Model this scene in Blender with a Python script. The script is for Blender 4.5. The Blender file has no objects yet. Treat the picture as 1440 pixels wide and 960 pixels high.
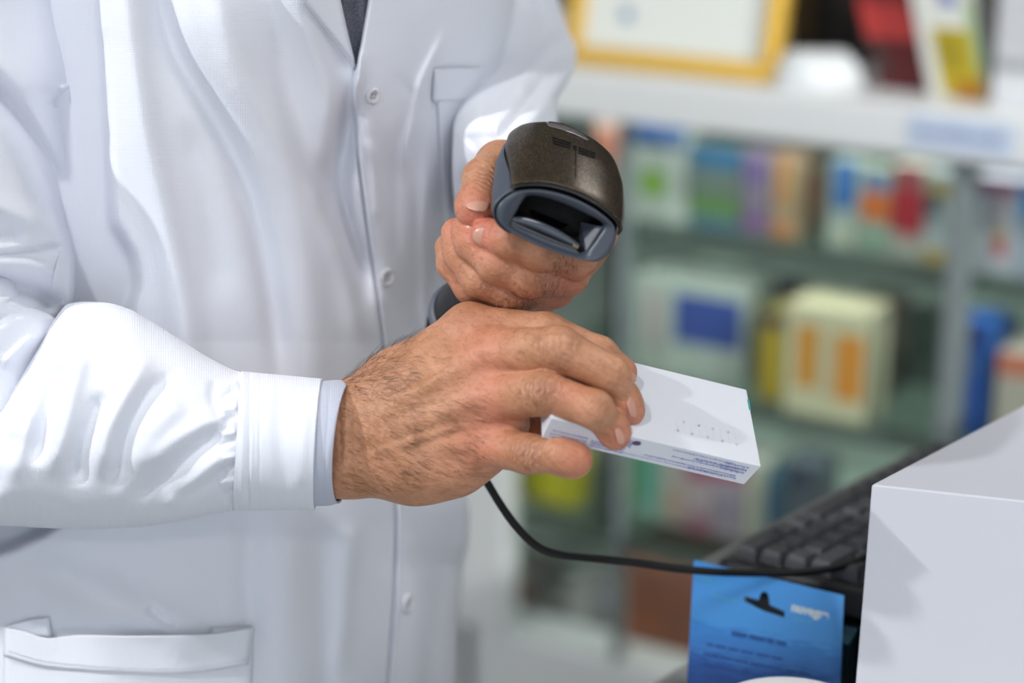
import bpy, bmesh, math, random
import numpy as np
from mathutils import Vector, Matrix
from mathutils.bvhtree import BVHTree

# ------------------------------------------------------------------ frame
FPX, CX, CY = 2800.0, 720.0, 480.0
PITCH = math.radians(17.3)
SP, CP = math.sin(PITCH), math.cos(PITCH)
CAMZ = 1.45
scene = bpy.context.scene
COL = scene.collection
rng = np.random.default_rng(7)
random.seed(7)

def cam2world(c):
    c = np.asarray(c, float)
    x, y, d = c[..., 0], c[..., 1], c[..., 2]
    return np.stack([x, d * CP - y * SP, CAMZ - d * SP - y * CP], -1)

def C(px, py, d):
    """measured point: image position at a true distance -> metres in the viewer's axes"""
    return np.array([(px - CX) / FPX * d, (py - CY) / FPX * d, d])

def W(px, py, d):
    return cam2world(C(px, py, d))

def ray(px, py):
    o = np.array([0, 0, CAMZ]); r = W(px, py, 1.0) - o
    return o, r

def onz(px, py, z):
    o, r = ray(px, py)
    return o + r * ((z - o[2]) / r[2])

# ------------------------------------------------------------------ objects
def props(o, label=None, cat=None, group=None, kind=None):
    if label: o['label'] = label
    if cat: o['category'] = cat
    if group: o['group'] = group
    if kind: o['kind'] = kind
    return o

def mesh_obj(name, verts, faces, mats=None, parent=None, smooth=True, midx=None):
    me = bpy.data.meshes.new(name)
    me.from_pydata([tuple(map(float, v)) for v in verts], [], [tuple(int(i) for i in f) for f in faces])
    if mats is not None:
        for m in (mats if isinstance(mats, (list, tuple)) else [mats]):
            me.materials.append(m)
    if midx is not None:
        me.polygons.foreach_set('material_index', list(map(int, midx)))
    if smooth:
        me.polygons.foreach_set('use_smooth', [True] * len(me.polygons))
    me.update()
    o = bpy.data.objects.new(name, me); COL.objects.link(o)
    if parent is not None:
        o.parent = parent
    return o

def empty(name, loc, label=None, cat=None, group=None, rot=(0, 0, 0)):
    o = bpy.data.objects.new(name, None); COL.objects.link(o)
    o.location = loc; o.rotation_euler = rot; o.empty_display_size = 0.02
    props(o, label, cat, group)
    return o

def adopt(o, parent):
    """parent keeping the world placement"""
    bpy.context.view_layer.update()
    o.parent = parent
    o.matrix_parent_inverse = parent.matrix_world.inverted()
    return o

class MB:
    """collects shapes into one mesh"""
    def __init__(s): s.v = []; s.f = []; s.m = []
    def add(s, vs, fs, mi=0):
        b = len(s.v); s.v += [tuple(map(float, v)) for v in vs]
        s.f += [tuple(int(i) + b for i in f) for f in fs]; s.m += [mi] * len(fs)
    def box(s, c, sx, sy, sz, M=None, mi=0):
        vs = [np.array(c) + np.array([x * sx / 2, y * sy / 2, z * sz / 2]) for x in (-1, 1) for y in (-1, 1) for z in (-1, 1)]
        if M is not None: vs = [M @ v for v in vs]
        s.add(vs, [(0, 1, 3, 2), (4, 6, 7, 5), (0, 4, 5, 1), (2, 3, 7, 6), (0, 2, 6, 4), (1, 5, 7, 3)], mi)
    def hexa(s, bot, top, mi=0):
        """bot, top: four corners each, counter-clockwise from above"""
        s.add(list(bot) + list(top), [(3, 2, 1, 0), (4, 5, 6, 7), (0, 1, 5, 4), (1, 2, 6, 5), (2, 3, 7, 6), (3, 0, 4, 7)], mi)
    def tube(s, pts, r, n=10, mi=0, cap=True):
        pts = [np.asarray(p, float) for p in pts]; N = len(pts)
        rs = r if hasattr(r, '__len__') else [r] * N
        base = len(s.v); up = None; vs = []
        for i, p in enumerate(pts):
            t = pts[min(i + 1, N - 1)] - pts[max(i - 1, 0)]; t /= np.linalg.norm(t) + 1e-12
            if up is None:
                a = np.array([0, 0, 1.]) if abs(t[2]) < .9 else np.array([1., 0, 0]); up = np.cross(t, a)
            up = up - t * up.dot(t); up /= np.linalg.norm(up) + 1e-12
            q = np.cross(t, up)
            for k in range(n):
                a = 2 * math.pi * k / n
                vs.append(p + rs[i] * (math.cos(a) * up + math.sin(a) * q))
        fs = []
        for i in range(N - 1):
            for k in range(n):
                fs.append((i * n + k, i * n + (k + 1) % n, (i + 1) * n + (k + 1) % n, (i + 1) * n + k))
        if cap:
            fs.append(tuple(range(n - 1, -1, -1))); fs.append(tuple((N - 1) * n + k for k in range(n)))
        s.add(vs, fs, mi)
    def build(s, name, mats, parent=None, smooth=False, bevel=0, seg=2):
        o = mesh_obj(name, s.v, s.f, mats, parent, smooth, s.m)
        if bevel:
            m = o.modifiers.new('bevel', 'BEVEL'); m.width = bevel; m.segments = seg; m.limit_method = 'ANGLE'; m.angle_limit = .7
            o.data.polygons.foreach_set('use_smooth', [True] * len(o.data.polygons))
            w = o.modifiers.new('wn', 'WEIGHTED_NORMAL'); w.keep_sharp = True
        return o

# ------------------------------------------------------------------ materials
def lin(c):
    return tuple((x / 12.92 if x <= .04045 else ((x + .055) / 1.055) ** 2.4) for x in (v / 255 for v in c)) + (1,)

def mat(name, rgb=(200, 200, 200), rough=.5, metal=0, spec=.5, coat=0, sheen=0, **kw):
    m = bpy.data.materials.new(name); m.use_nodes = True
    b = m.node_tree.nodes['Principled BSDF']
    b.inputs['Base Color'].default_value = lin(rgb)
    b.inputs['Roughness'].default_value = rough
    b.inputs['Metallic'].default_value = metal
    b.inputs['Specular IOR Level'].default_value = spec
    b.inputs['Coat Weight'].default_value = coat
    b.inputs['Sheen Weight'].default_value = sheen
    for k, v in kw.items(): b.inputs[k.replace('_', ' ')].default_value = v
    return m

def noise_tint(m, rgb2, scale=30, detail=4, lo=.4, hi=.6, coord='Object', fac=1.0, stretch=(1, 1, 1)):
    """mix the base colour with a second pigment in noise patches"""
    nt = m.node_tree; b = nt.nodes['Principled BSDF']
    tc = nt.nodes.new('ShaderNodeTexCoord'); mp = nt.nodes.new('ShaderNodeMapping'); mp.inputs['Scale'].default_value = stretch
    n = nt.nodes.new('ShaderNodeTexNoise'); n.inputs['Scale'].default_value = scale; n.inputs['Detail'].default_value = detail
    r = nt.nodes.new('ShaderNodeMapRange'); r.inputs['From Min'].default_value = lo; r.inputs['From Max'].default_value = hi
    r.inputs['To Max'].default_value = fac
    mx = nt.nodes.new('ShaderNodeMix'); mx.data_type = 'RGBA'
    mx.inputs[6].default_value = b.inputs['Base Color'].default_value; mx.inputs[7].default_value = lin(rgb2)
    L = nt.links.new
    L(tc.outputs[coord], mp.inputs[0]); L(mp.outputs[0], n.inputs['Vector']); L(n.outputs[0], r.inputs['Value'])
    L(r.outputs[0], mx.inputs[0]); L(mx.outputs[2], b.inputs['Base Color'])
    return m

def bump(m, scale, dist, strength=1, kind='noise', detail=4, stretch=(1, 1, 1)):
    nt = m.node_tree; b = nt.nodes['Principled BSDF']
    tc = nt.nodes.new('ShaderNodeTexCoord'); mp = nt.nodes.new('ShaderNodeMapping'); mp.inputs['Scale'].default_value = stretch
    if kind == 'noise':
        n = nt.nodes.new('ShaderNodeTexNoise'); n.inputs['Detail'].default_value = detail; out = n.outputs[0]
    else:
        n = nt.nodes.new('ShaderNodeTexVoronoi'); out = n.outputs['Distance']
    n.inputs['Scale'].default_value = scale
    bp = nt.nodes.new('ShaderNodeBump'); bp.inputs['Strength'].default_value = strength; bp.inputs['Distance'].default_value = dist
    L = nt.links.new
    L(tc.outputs['Object'], mp.inputs[0]); L(mp.outputs[0], n.inputs['Vector']); L(out, bp.inputs['Height'])
    old = b.inputs['Normal'].links
    if old: L(old[0].from_socket, bp.inputs['Normal'])
    L(bp.outputs[0], b.inputs['Normal'])
    return m

def cloth_mat(name, rgb, weave=True):
    m = mat(name, rgb, .9, spec=.1, sheen=.05)
    nt = m.node_tree; b = nt.nodes['Principled BSDF']; L = nt.links.new
    bump(m, 60, .0006, .5, detail=3)
    bump(m, 17, .0035, .35, detail=2, stretch=(1, 1, .45))
    if weave:
        uv = nt.nodes.new('ShaderNodeUVMap'); uv.uv_map = 'weave'
        h = None
        for ax, sc in (('X', 235.0), ('Y', 250.0)):
            w = nt.nodes.new('ShaderNodeTexWave'); w.bands_direction = ax; w.inputs['Scale'].default_value = sc
            w.inputs['Distortion'].default_value = 1.5; w.inputs['Detail'].default_value = 2; w.inputs['Detail Scale'].default_value = .3
            L(uv.outputs[0], w.inputs['Vector'])
            if h is None: h = w.outputs['Fac']
            else:
                a = nt.nodes.new('ShaderNodeMath'); a.operation = 'ADD'; L(h, a.inputs[0]); L(w.outputs['Fac'], a.inputs[1]); h = a.outputs[0]
        # slubs: long thin threads
        for st in ((900, 25, 1), (25, 900, 1)):
            mp = nt.nodes.new('ShaderNodeMapping'); mp.inputs['Scale'].default_value = st
            n = nt.nodes.new('ShaderNodeTexNoise'); n.inputs['Scale'].default_value = 1.0; n.inputs['Detail'].default_value = 1
            L(uv.outputs[0], mp.inputs[0]); L(mp.outputs[0], n.inputs['Vector'])
            a = nt.nodes.new('ShaderNodeMath'); a.operation = 'ADD'; L(h, a.inputs[0]); L(n.outputs[0], a.inputs[1]); h = a.outputs[0]
        bp = nt.nodes.new('ShaderNodeBump'); bp.inputs['Strength'].default_value = .30; bp.inputs['Distance'].default_value = .00022
        old = b.inputs['Normal'].links[0].from_socket
        L(h, bp.inputs['Height']); L(old, bp.inputs['Normal']); L(bp.outputs[0], b.inputs['Normal'])
    return m

M = {}
M['coat'] = cloth_mat('white_cotton', (233, 235, 243))
M['shirt_cuff'] = cloth_mat('pale_grey_cotton', (190, 194, 208))
M['shirt'] = cloth_mat('grey_cotton', (108, 110, 120))
noise_tint(M['shirt'], (86, 88, 98), 900, 3)
M['thread'] = mat('white_thread', (205, 207, 215), .8)
M['button'] = mat('pearl_button', (222, 221, 226), .4, coat=.1)
M['hole'] = mat('button_hole', (165, 165, 170), .8)

# ------------------------------------------------------------------ numeric helpers
def interp(x, table):
    t = np.array(table, float); xs, ys = t[:, 0], t[:, 1]
    x = np.asarray(x, float)
    # smooth (monotone cubic) interpolation
    h = np.diff(xs); dl = np.diff(ys) / h
    m = np.zeros(len(xs)); m[0] = dl[0]; m[-1] = dl[-1]
    for i in range(1, len(xs) - 1):
        if dl[i - 1] * dl[i] > 0:
            w1 = 2 * h[i] + h[i - 1]; w2 = h[i] + 2 * h[i - 1]
            m[i] = (w1 + w2) / (w1 / dl[i - 1] + w2 / dl[i])
    xc = np.clip(x, xs[0], xs[-1]); i = np.clip(np.searchsorted(xs, xc) - 1, 0, len(h) - 1)
    t_ = (xc - xs[i]) / h[i]; t2 = t_ * t_; t3 = t2 * t_
    return (2 * t3 - 3 * t2 + 1) * ys[i] + (t3 - 2 * t2 + t_) * h[i] * m[i] + (-2 * t3 + 3 * t2) * ys[i + 1] + (t3 - t2) * h[i] * m[i + 1]

def smoothpoly(pts, n=6):
    """Catmull-Rom through points"""
    p = [np.array(q, float) for q in pts]
    if len(p) < 3: return np.array(p)
    p = [2 * p[0] - p[1]] + p + [2 * p[-1] - p[-2]]; out = []
    for i in range(1, len(p) - 2):
        for k in range(n):
            t = k / n
            out.append(.5 * (2 * p[i] + (p[i + 1] - p[i - 1]) * t + (2 * p[i - 1] - 5 * p[i] + 4 * p[i + 1] - p[i + 2]) * t * t + (3 * p[i] - 3 * p[i + 1] + p[i + 2] - p[i - 1]) * t ** 3))
    out.append(p[-2]); return np.array(out)

def pdist(U, V, poly):
    """signed distance to an open polyline (positive on the larger-u side when running downward), and t along it"""
    poly = np.asarray(poly, float); best = np.full(U.shape, 1e9); sg = np.zeros(U.shape); tt = np.zeros(U.shape)
    L = np.r_[0, np.cumsum(np.hypot(*np.diff(poly, axis=0).T))]
    for i in range(len(poly) - 1):
        a, b = poly[i], poly[i + 1]; e = b - a; l2 = e @ e + 1e-12
        t = np.clip(((U - a[0]) * e[0] + (V - a[1]) * e[1]) / l2, 0, 1)
        dx = U - a[0] - t * e[0]; dy = V - a[1] - t * e[1]; d = np.hypot(dx, dy)
        k = d < best
        best = np.where(k, d, best); sg = np.where(k, np.sign(e[1] * dx - e[0] * dy), sg); tt = np.where(k, (L[i] + t * (L[i + 1] - L[i])) / L[-1], tt)
    return best * sg, tt

def sigm(x): return 1 / (1 + np.exp(-np.clip(x, -40, 40)))
def sstep(a, b, x):
    t = np.clip((x - a) / (b - a), 0, 1); return t * t * (3 - 2 * t)

def folds(U, V, spec):
    """cloth relief: list of (kind, amplitude m, width px, points[, decay px])"""
    D = np.zeros(U.shape)
    for s in spec:
        kind, amp, w, pts = s[:4]; dec = s[4] if len(s) > 4 else None
        poly = smoothpoly(pts, 4) if kind != 'rawstep' else np.array(pts, float)
        lo = poly.min(0) - 6 * max(w, (dec or 0)) - 5; hi = poly.max(0) + 6 * max(w, (dec or 0)) + 5
        if kind == 'ridge':
            k = (U > lo[0]) & (U < hi[0]) & (V > lo[1]) & (V < hi[1])
            if not k.any(): continue
            sd, t = pdist(U[k], V[k], poly)
            fade = sstep(0, .22, t) * sstep(1, .78, t)
            D[k] += amp * np.exp(-(sd / w) ** 2) * fade
        elif kind == 'vridge':           # no fading at the ends
            sd, t = pdist(U, V, poly); D += amp * np.exp(-(sd / w) ** 2)
        elif kind == 'sharp':            # one side steep, the other side a long roll (a lapped fold); amp on the positive side
            k = (U > lo[0]) & (U < hi[0]) & (V > lo[1]) & (V < hi[1])
            if not k.any(): continue
            sd, t = pdist(U[k], V[k], poly); fade = sstep(0, .15, t) * sstep(1, .85, t)
            D[k] += amp * sigm(sd / w) * np.exp(-np.maximum(sd, 0) / (dec or 40)) * fade
        else:                            # step
            sd, t = pdist(U, V, poly); g = sigm(sd / w)
            if dec: g = g * np.exp(-np.maximum(sd, 0) / dec)
            D += amp * g
    return D
# ------------------------------------------------------------------ implicit modelling of the body
def smin(a, b, k):
    h = np.clip(.5 + .5 * (b - a) / k, 0, 1)
    return b * (1 - h) + a * h - k * h * (1 - h)

class Field:
    def __init__(s, lo, hi, vox):
        s.lo = np.array(lo, float); s.vox = vox
        s.n = np.ceil((np.array(hi) - s.lo) / vox).astype(int) + 1
        s.ax = [s.lo[i] + vox * np.arange(s.n[i]) for i in range(3)]
    def new(s): return np.full(s.n, .05, np.float32)
    def region(s, lo, hi):
        a = np.clip(np.floor((np.array(lo) - s.lo) / s.vox).astype(int), 0, s.n); b = np.clip(np.ceil((np.array(hi) - s.lo) / s.vox).astype(int) + 1, 0, s.n)
        if (b <= a).any(): return None
        sl = tuple(slice(a[i], b[i]) for i in range(3))
        g = np.meshgrid(*[s.ax[i][sl[i]] for i in range(3)], indexing='ij')
        return sl, g
    def cone(s, D, a, b, r1, r2, k, pad=.014):
        a = np.array(a, float); b = np.array(b, float); R = max(r1, r2) + pad
        q = s.region(np.minimum(a, b) - R, np.maximum(a, b) + R)
        if q is None: return
        sl, g = q; e = b - a; l2 = e @ e + 1e-12
        px, py, pz = g[0] - a[0], g[1] - a[1], g[2] - a[2]
        h = np.clip((px * e[0] + py * e[1] + pz * e[2]) / l2, 0, 1)
        d = np.sqrt((px - h * e[0]) ** 2 + (py - h * e[1]) ** 2 + (pz - h * e[2]) ** 2) - (r1 + (r2 - r1) * h)
        D[sl] = smin(D[sl], d.astype(np.float32), k)
    def ell(s, D, c, r, k, axes=None, pad=.014, cut=False):
        c = np.array(c, float); r = np.array(r, float); R = r.max() + pad
        q = s.region(c - R, c + R)
        if q is None: return
        sl, g = q; p = np.stack([g[i] - c[i] for i in range(3)], -1)
        if axes is not None: p = p @ np.array(axes, float).T
        k0 = np.linalg.norm(p / r, axis=-1); k1 = np.linalg.norm(p / (r * r), axis=-1) + 1e-9
        d = (k0 * (k0 - 1) / k1).astype(np.float32)
        if cut: D[sl] = -smin(-D[sl], d, k)
        else: D[sl] = smin(D[sl], d, k)
    def merge(s, D, E, kfun):
        """smooth union with a spatially varying blend; kfun(points grid) -> k"""
        m = E < .03
        if not m.any(): return D
        idx = np.argwhere(m); a = idx.min(0); b = idx.max(0) + 1
        sl = tuple(slice(a[i], b[i]) for i in range(3))
        g = np.meshgrid(*[s.ax[i][sl[i]] for i in range(3)], indexing='ij')
        D[sl] = smin(D[sl], E[sl], kfun(g).astype(np.float32)); return D

def nets(D, lo, vox):
    """surface nets"""
    s = D < 0
    nx, ny, nz = D.shape
    c = np.zeros((nx - 1, ny - 1, nz - 1), np.int8)
    for i in (0, 1):
        for j in (0, 1):
            for k in (0, 1):
                c += s[i:nx - 1 + i, j:ny - 1 + j, k:nz - 1 + k]
    cells = np.argwhere((c > 0) & (c < 8))
    acc = np.zeros((len(cells), 3)); cnt = np.zeros(len(cells))
    corner = [(i, j, k) for i in (0, 1) for j in (0, 1) for k in (0, 1)]
    for p in range(8):
        for q in range(p + 1, 8):
            A, B = np.array(corner[p]), np.array(corner[q])
            if np.abs(A - B).sum() != 1: continue
            va = D[tuple((cells + A).T)]; vb = D[tuple((cells + B).T)]
            m = (va < 0) != (vb < 0)
            t = np.where(m, va / np.where(m, va - vb, 1), 0)
            acc += np.where(m[:, None], A + (B - A) * t[:, None], 0); cnt += m
    V = lo + vox * (cells + acc / cnt[:, None])
    ids = -np.ones(c.shape, np.int64); ids[tuple(cells.T)] = np.arange(len(cells))
    F = []
    for ax in range(3):
        a1, a2 = [(1, 2), (2, 0), (0, 1)][ax]
        sl0 = [slice(1, n - 1) for n in D.shape]; sl0[ax] = slice(0, D.shape[ax] - 1)
        sl1 = list(sl0); sl1[ax] = slice(1, D.shape[ax])
        x0 = s[tuple(sl0)]; x1 = s[tuple(sl1)]
        e = np.argwhere(x0 != x1); off = np.array([1, 1, 1]); off[ax] = 0
        flip = x0[tuple(e.T)]; e = e + off
        def cid(d1, d2):
            q = e.copy(); q[:, a1] -= d1; q[:, a2] -= d2; return ids[tuple(q.T)]
        q = np.stack([cid(1, 1), cid(0, 1), cid(0, 0), cid(1, 0)], 1)
        q = np.where(flip[:, None], q, q[:, ::-1]); F.append(q)
    return V, np.concatenate(F)

def smooth(V, F, it=2, lam=.5):
    e = np.concatenate([F[:, [0, 1]], F[:, [1, 2]], F[:, [2, 3]], F[:, [3, 0]]])
    for k in range(it):
        for l in (lam, -lam * 1.03):
            acc = np.zeros_like(V); n = np.zeros(len(V))
            np.add.at(acc, e[:, 0], V[e[:, 1]]); np.add.at(n, e[:, 0], 1)
            np.add.at(acc, e[:, 1], V[e[:, 0]]); np.add.at(n, e[:, 1], 1)
            V = V + l * (acc / np.maximum(n, 1)[:, None] - V)
    return V

def vnormals(V, F):
    n = np.cross(V[F[:, 2]] - V[F[:, 0]], V[F[:, 3]] - V[F[:, 1]])
    N = np.zeros_like(V)
    for i in range(4): np.add.at(N, F[:, i], n)
    return N / (np.linalg.norm(N, axis=1)[:, None] + 1e-12)
# ------------------------------------------------------------------ the pharmacist's body (hands, arms, rest)
def skin_mat():
    m = mat('skin', (196, 146, 116), .48, spec=.4)
    nt = m.node_tree; b = nt.nodes['Principled BSDF']; L = nt.links.new
    b.inputs['Subsurface Weight'].default_value = .12
    b.inputs['Subsurface Radius'].default_value = (1, .35, .18); b.inputs['Subsurface Scale'].default_value = .004
    tc = nt.nodes.new('ShaderNodeTexCoord')
    at = nt.nodes.new('ShaderNodeAttribute'); at.attribute_name = 'blush'
    n1 = nt.nodes.new('ShaderNodeTexNoise'); n1.inputs['Scale'].default_value = 90; n1.inputs['Detail'].default_value = 5
    L(tc.outputs['Object'], n1.inputs['Vector'])
    mx1 = nt.nodes.new('ShaderNodeMix'); mx1.data_type = 'RGBA'
    mx1.inputs[6].default_value = lin((176, 124, 90)); mx1.inputs[7].default_value = lin((196, 142, 110))
    r1 = nt.nodes.new('ShaderNodeMapRange'); r1.inputs['From Min'].default_value = .35; r1.inputs['From Max'].default_value = .65
    L(n1.outputs[0], r1.inputs['Value']); L(r1.outputs[0], mx1.inputs[0])
    mx2 = nt.nodes.new('ShaderNodeMix'); mx2.data_type = 'RGBA'; mx2.inputs[7].default_value = lin((206, 124, 102))
    L(mx1.outputs[2], mx2.inputs[6]); L(at.outputs['Fac'], mx2.inputs[0])
    # freckles and pores
    n2 = nt.nodes.new('ShaderNodeTexNoise'); n2.inputs['Scale'].default_value = 420; n2.inputs['Detail'].default_value = 3
    L(tc.outputs['Object'], n2.inputs['Vector'])
    r2 = nt.nodes.new('ShaderNodeMapRange'); r2.inputs['From Min'].default_value = .56; r2.inputs['From Max'].default_value = .72; r2.inputs['To Max'].default_value = .35
    mx3 = nt.nodes.new('ShaderNodeMix'); mx3.data_type = 'RGBA'; mx3.inputs[7].default_value = lin((150, 98, 72))
    L(n2.outputs[0], r2.inputs['Value']); L(r2.outputs[0], mx3.inputs[0]); L(mx2.outputs[2], mx3.inputs[6])
    # long fine skin lines running obliquely over the wrist and hand
    mp5 = nt.nodes.new('ShaderNodeMapping'); mp5.vector_type = 'TEXTURE'; mp5.inputs['Rotation'].default_value = (0, math.radians(28), 0); mp5.inputs['Scale'].default_value = (1 / 90, 1 / 300, 1 / 420)
    n5 = nt.nodes.new('ShaderNodeTexNoise'); n5.inputs['Scale'].default_value = 1.0; n5.inputs['Detail'].default_value = 4; n5.inputs['Distortion'].default_value = .6
    L(tc.outputs['Object'], mp5.inputs[0]); L(mp5.outputs[0], n5.inputs['Vector'])
    r5 = nt.nodes.new('ShaderNodeMapRange'); r5.inputs['From Min'].default_value = .48; r5.inputs['From Max'].default_value = .68; r5.inputs['To Max'].default_value = .45
    mx5 = nt.nodes.new('ShaderNodeMix'); mx5.data_type = 'RGBA'; mx5.inputs[7].default_value = lin((150, 98, 68))
    L(n5.outputs[0], r5.inputs['Value']); L(r5.outputs[0], mx5.inputs[0]); L(mx3.outputs[2], mx5.inputs[6]); mx3 = mx5
    # crease pigment
    at2 = nt.nodes.new('ShaderNodeAttribute'); at2.attribute_name = 'knuckle'
    mx4 = nt.nodes.new('ShaderNodeMix'); mx4.data_type = 'RGBA'; mx4.inputs[7].default_value = lin((146, 98, 78))
    L(at2.outputs['Fac'], mx4.inputs[0]); L(mx3.outputs[2], mx4.inputs[6])
    L(mx4.outputs[2], b.inputs['Base Color'])
    v = nt.nodes.new('ShaderNodeTexVoronoi'); v.inputs['Scale'].default_value = 850
    L(tc.outputs['Object'], v.inputs['Vector'])
    n3 = nt.nodes.new('ShaderNodeTexNoise'); n3.inputs['Scale'].default_value = 260; n3.inputs['Detail'].default_value = 6; n3.inputs['Distortion'].default_value = 1.2
    L(tc.outputs['Object'], n3.inputs['Vector'])
    b1 = nt.nodes.new('ShaderNodeBump'); b1.inputs['Strength'].default_value = .45; b1.inputs['Distance'].default_value = .00022
    b2 = nt.nodes.new('ShaderNodeBump'); b2.inputs['Strength'].default_value = .6; b2.inputs['Distance'].default_value = .0008
    L(v.outputs['Distance'], b1.inputs['Height']); L(n3.outputs[0], b2.inputs['Height']); L(b1.outputs[0], b2.inputs['Normal'])
    b5 = nt.nodes.new('ShaderNodeBump'); b5.inputs['Strength'].default_value = .5; b5.inputs['Distance'].default_value = .0006; b5.invert = True
    L(n5.outputs[0], b5.inputs['Height']); L(b2.outputs[0], b5.inputs['Normal']); L(b5.outputs[0], b.inputs['Normal'])
    return m

M['skin'] = skin_mat()
M['nail'] = mat('nail', (200, 148, 128), .3, spec=.5, coat=.15)
M['hair'] = mat('dark_hair', (74, 52, 38), .5)

def chain(F, D, pts, rad, k=.004):
    for i in range(len(pts) - 1): F.cone(D, pts[i], pts[i + 1], rad[i], rad[i + 1], k)

def build_hand(lo, hi, vox, palm, fingers, extras=(), cuts=(), wr=(), bumps=()):
    F = Field(lo, hi, vox); D = F.new()
    for a, b, r1, r2, k in palm: F.cone(D, a, b, r1, r2, k)
    for fg in fingers:
        E = F.new(); chain(F, E, fg['p'], fg['r'], fg.get('k', .003))
        for e in fg.get('pads', ()): F.ell(E, e[0], e[1], .004, e[2] if len(e) > 2 else None)
        mcp = np.array(fg['p'][0]); kb, kr = fg.get('blend', (.009, .016))
        D = F.merge(D, E, lambda g: .0012 + kb * np.exp(-(((g[0] - mcp[0]) ** 2 + (g[1] - mcp[1]) ** 2 + (g[2] - mcp[2]) ** 2) / kr ** 2)))
    for a, b, r1, r2, k in extras: F.cone(D, a, b, r1, r2, k)
    for c, r, k in cuts: F.ell(D, c, r, k, cut=True)
    V, Q = nets(D, F.lo, vox)
    V = smooth(V, Q, 3); N = vnormals(V, Q)
    kn = np.zeros(len(V)); bl = np.zeros(len(V)); disp = np.zeros(len(V))
    for c, dr, rad, amp, lam, pig in wr:       # knuckle wrinkles: short ridges across the finger
        c = np.array(c); dr = np.array(dr) / np.linalg.norm(dr); p = V - c; s = p @ dr
        g = np.exp(-((p ** 2).sum(1)) / rad ** 2) * np.clip((N[:, 2] * -1) + .3, 0, 1)
        wob = .0006 * np.sin(p[:, 0] * 900) + .0005 * np.sin(p[:, 1] * 1300 + p[:, 2] * 700)
        w = np.cos(2 * math.pi * (s + wob) / lam)
        disp += amp * g * (w * .5 - .3); kn = np.maximum(kn, pig * g * (.55 - .45 * w))
    for c, rad, a in bumps:
        bl += a * np.exp(-((V - np.array(c)) ** 2).sum(1) / rad ** 2)
    V = V + N * disp[:, None]
    return V, Q, np.clip(kn, 0, 1), np.clip(bl, 0, 1)

mm = .001
# ---- his right hand: holds the medicine carton, back of the hand towards the viewer
fore_r = [C(-330, 640, 1.06), C(-120, 640, 1.0), C(160, 632, .975), C(400, 618, .958), C(484, 614, .953)]
mcp = [C(660, 463, .953), C(694, 500, .938), C(690, 560, .934), C(672, 622, .938)]
wr_c = C(492, 612, .953)
palm_r = [
    (fore_r[1], fore_r[2], .030, .028, .01), (fore_r[2], fore_r[3], .028, .021, .01),
    (C(400, 600, .957), C(486, 592, .955), .0150, .0152, .008), (C(400, 640, .957), C(486, 645, .950), .0160, .0158, .008),
    (C(496, 588, .955), C(560, 545, .957), .0160, .0165, .012), (C(486, 646, .950), C(575, 655, .946), .0165, .0155, .012),
    (C(560, 545, .957), mcp[0], .0165, .0122, .012), (C(560, 580, .95), mcp[1], .0175, .0125, .012),
    (C(565, 620, .948), mcp[2], .0175, .0118, .012), (C(575, 655, .946), C(640, 652, .944), .0145, .0125, .012),
    (C(640, 652, .944), C(676, 634, .940), .0125, .0112, .012), (C(600, 655, .955), C(680, 625, .955), .016, .014, .012),
    (C(678, 595, .938), C(720, 596, .934), .0105, .0085, .010), (C(560, 560, .975), C(650, 560, .975), .016, .013, .012), (C(490, 612, .955), C(575, 610, .958), .019, .019, .012),
]
def pt(*a): return C(*a)
ring_p = [mcp[2], C(766, 553, .912), C(836, 575, .905), C(867, 612, .917)]
mid_p = [mcp[1], C(786, 490, .914), C(858, 527, .916), C(886, 578, .9255)]
ind_p = [mcp[0], C(768, 470, .940), C(842, 500, .940), C(874, 524, .9435)]
pin_p = [mcp[3], C(742, 638, .920), C(786, 640, .9135), C(808, 647, .914)]
fing_r = [
    dict(p=ind_p, r=[.0118, .0102, .0090, .0070], pads=[(C(866, 522, .9425), (.0085, .0070, .0085))]),
    dict(p=mid_p, r=[.0122, .0104, .0092, .0068], pads=[(C(880, 570, .923), (.0075, .0095, .0078))]),
    dict(p=ring_p, r=[.0115, .0100, .0086, .0062], pads=[(C(864, 604, .914), (.0072, .0088, .0072))]),
    dict(p=pin_p, r=[.0105, .0090, .0084, .0076], pads=[(C(803, 646, .913), (.0088, .0080, .0080))]),
    dict(p=[C(560, 575, .985), C(655, 588, .993), C(735, 610, .975), C(795, 603, .957)], r=[.016, .0115, .0105, .0085], blend=(.014, .03)),
]
ten = []
for i, (m_, s_) in enumerate(zip(mcp, [C(530, 565, .939), C(530, 590, .934), C(535, 615, .932), C(540, 640, .934)])):
    dz = np.array([-.0006, -.0012, -.0095 if i else -.0085])
    ten.append((s_ + np.array([0, 0, 0.0015]), m_ + dz + np.array([-.004, .001, .0005]), .0022, .0032, .005))
vein = [(C(560, 560, .9325), C(600, 545, .930), .0014, .0014, .003), (C(600, 545, .930), C(628, 520, .930), .0014, .0012, .003),
        (C(520, 640, .932), C(580, 620, .9275), .0011, .0011, .003), (C(580, 620, .9285), C(640, 600, .9275), .0011, .0010, .003)]
wr_r = [(C(766, 548, .903), ring_p[1] - ring_p[0], .0100, .0007, .0027, .75), (C(786, 486, .904), mid_p[1] - mid_p[0], .0100, .00045, .0029, .4),
        (C(742, 636, .911), pin_p[1] - pin_p[0], .0095, .0007, .0026, .8), (C(840, 568, .897), ring_p[2] - ring_p[1], .0042, .0004, .0020, .5),
        (C(858, 522, .908), mid_p[2] - mid_p[1], .0050, .0003, .0020, .25),
        (C(785, 636, .906), pin_p[2] - pin_p[1], .0045, .0005, .0022, .35),
        (C(500, 612, .935), np.array([1., -.1, 0]), .016, .0006, .0046, .15)]
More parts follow.
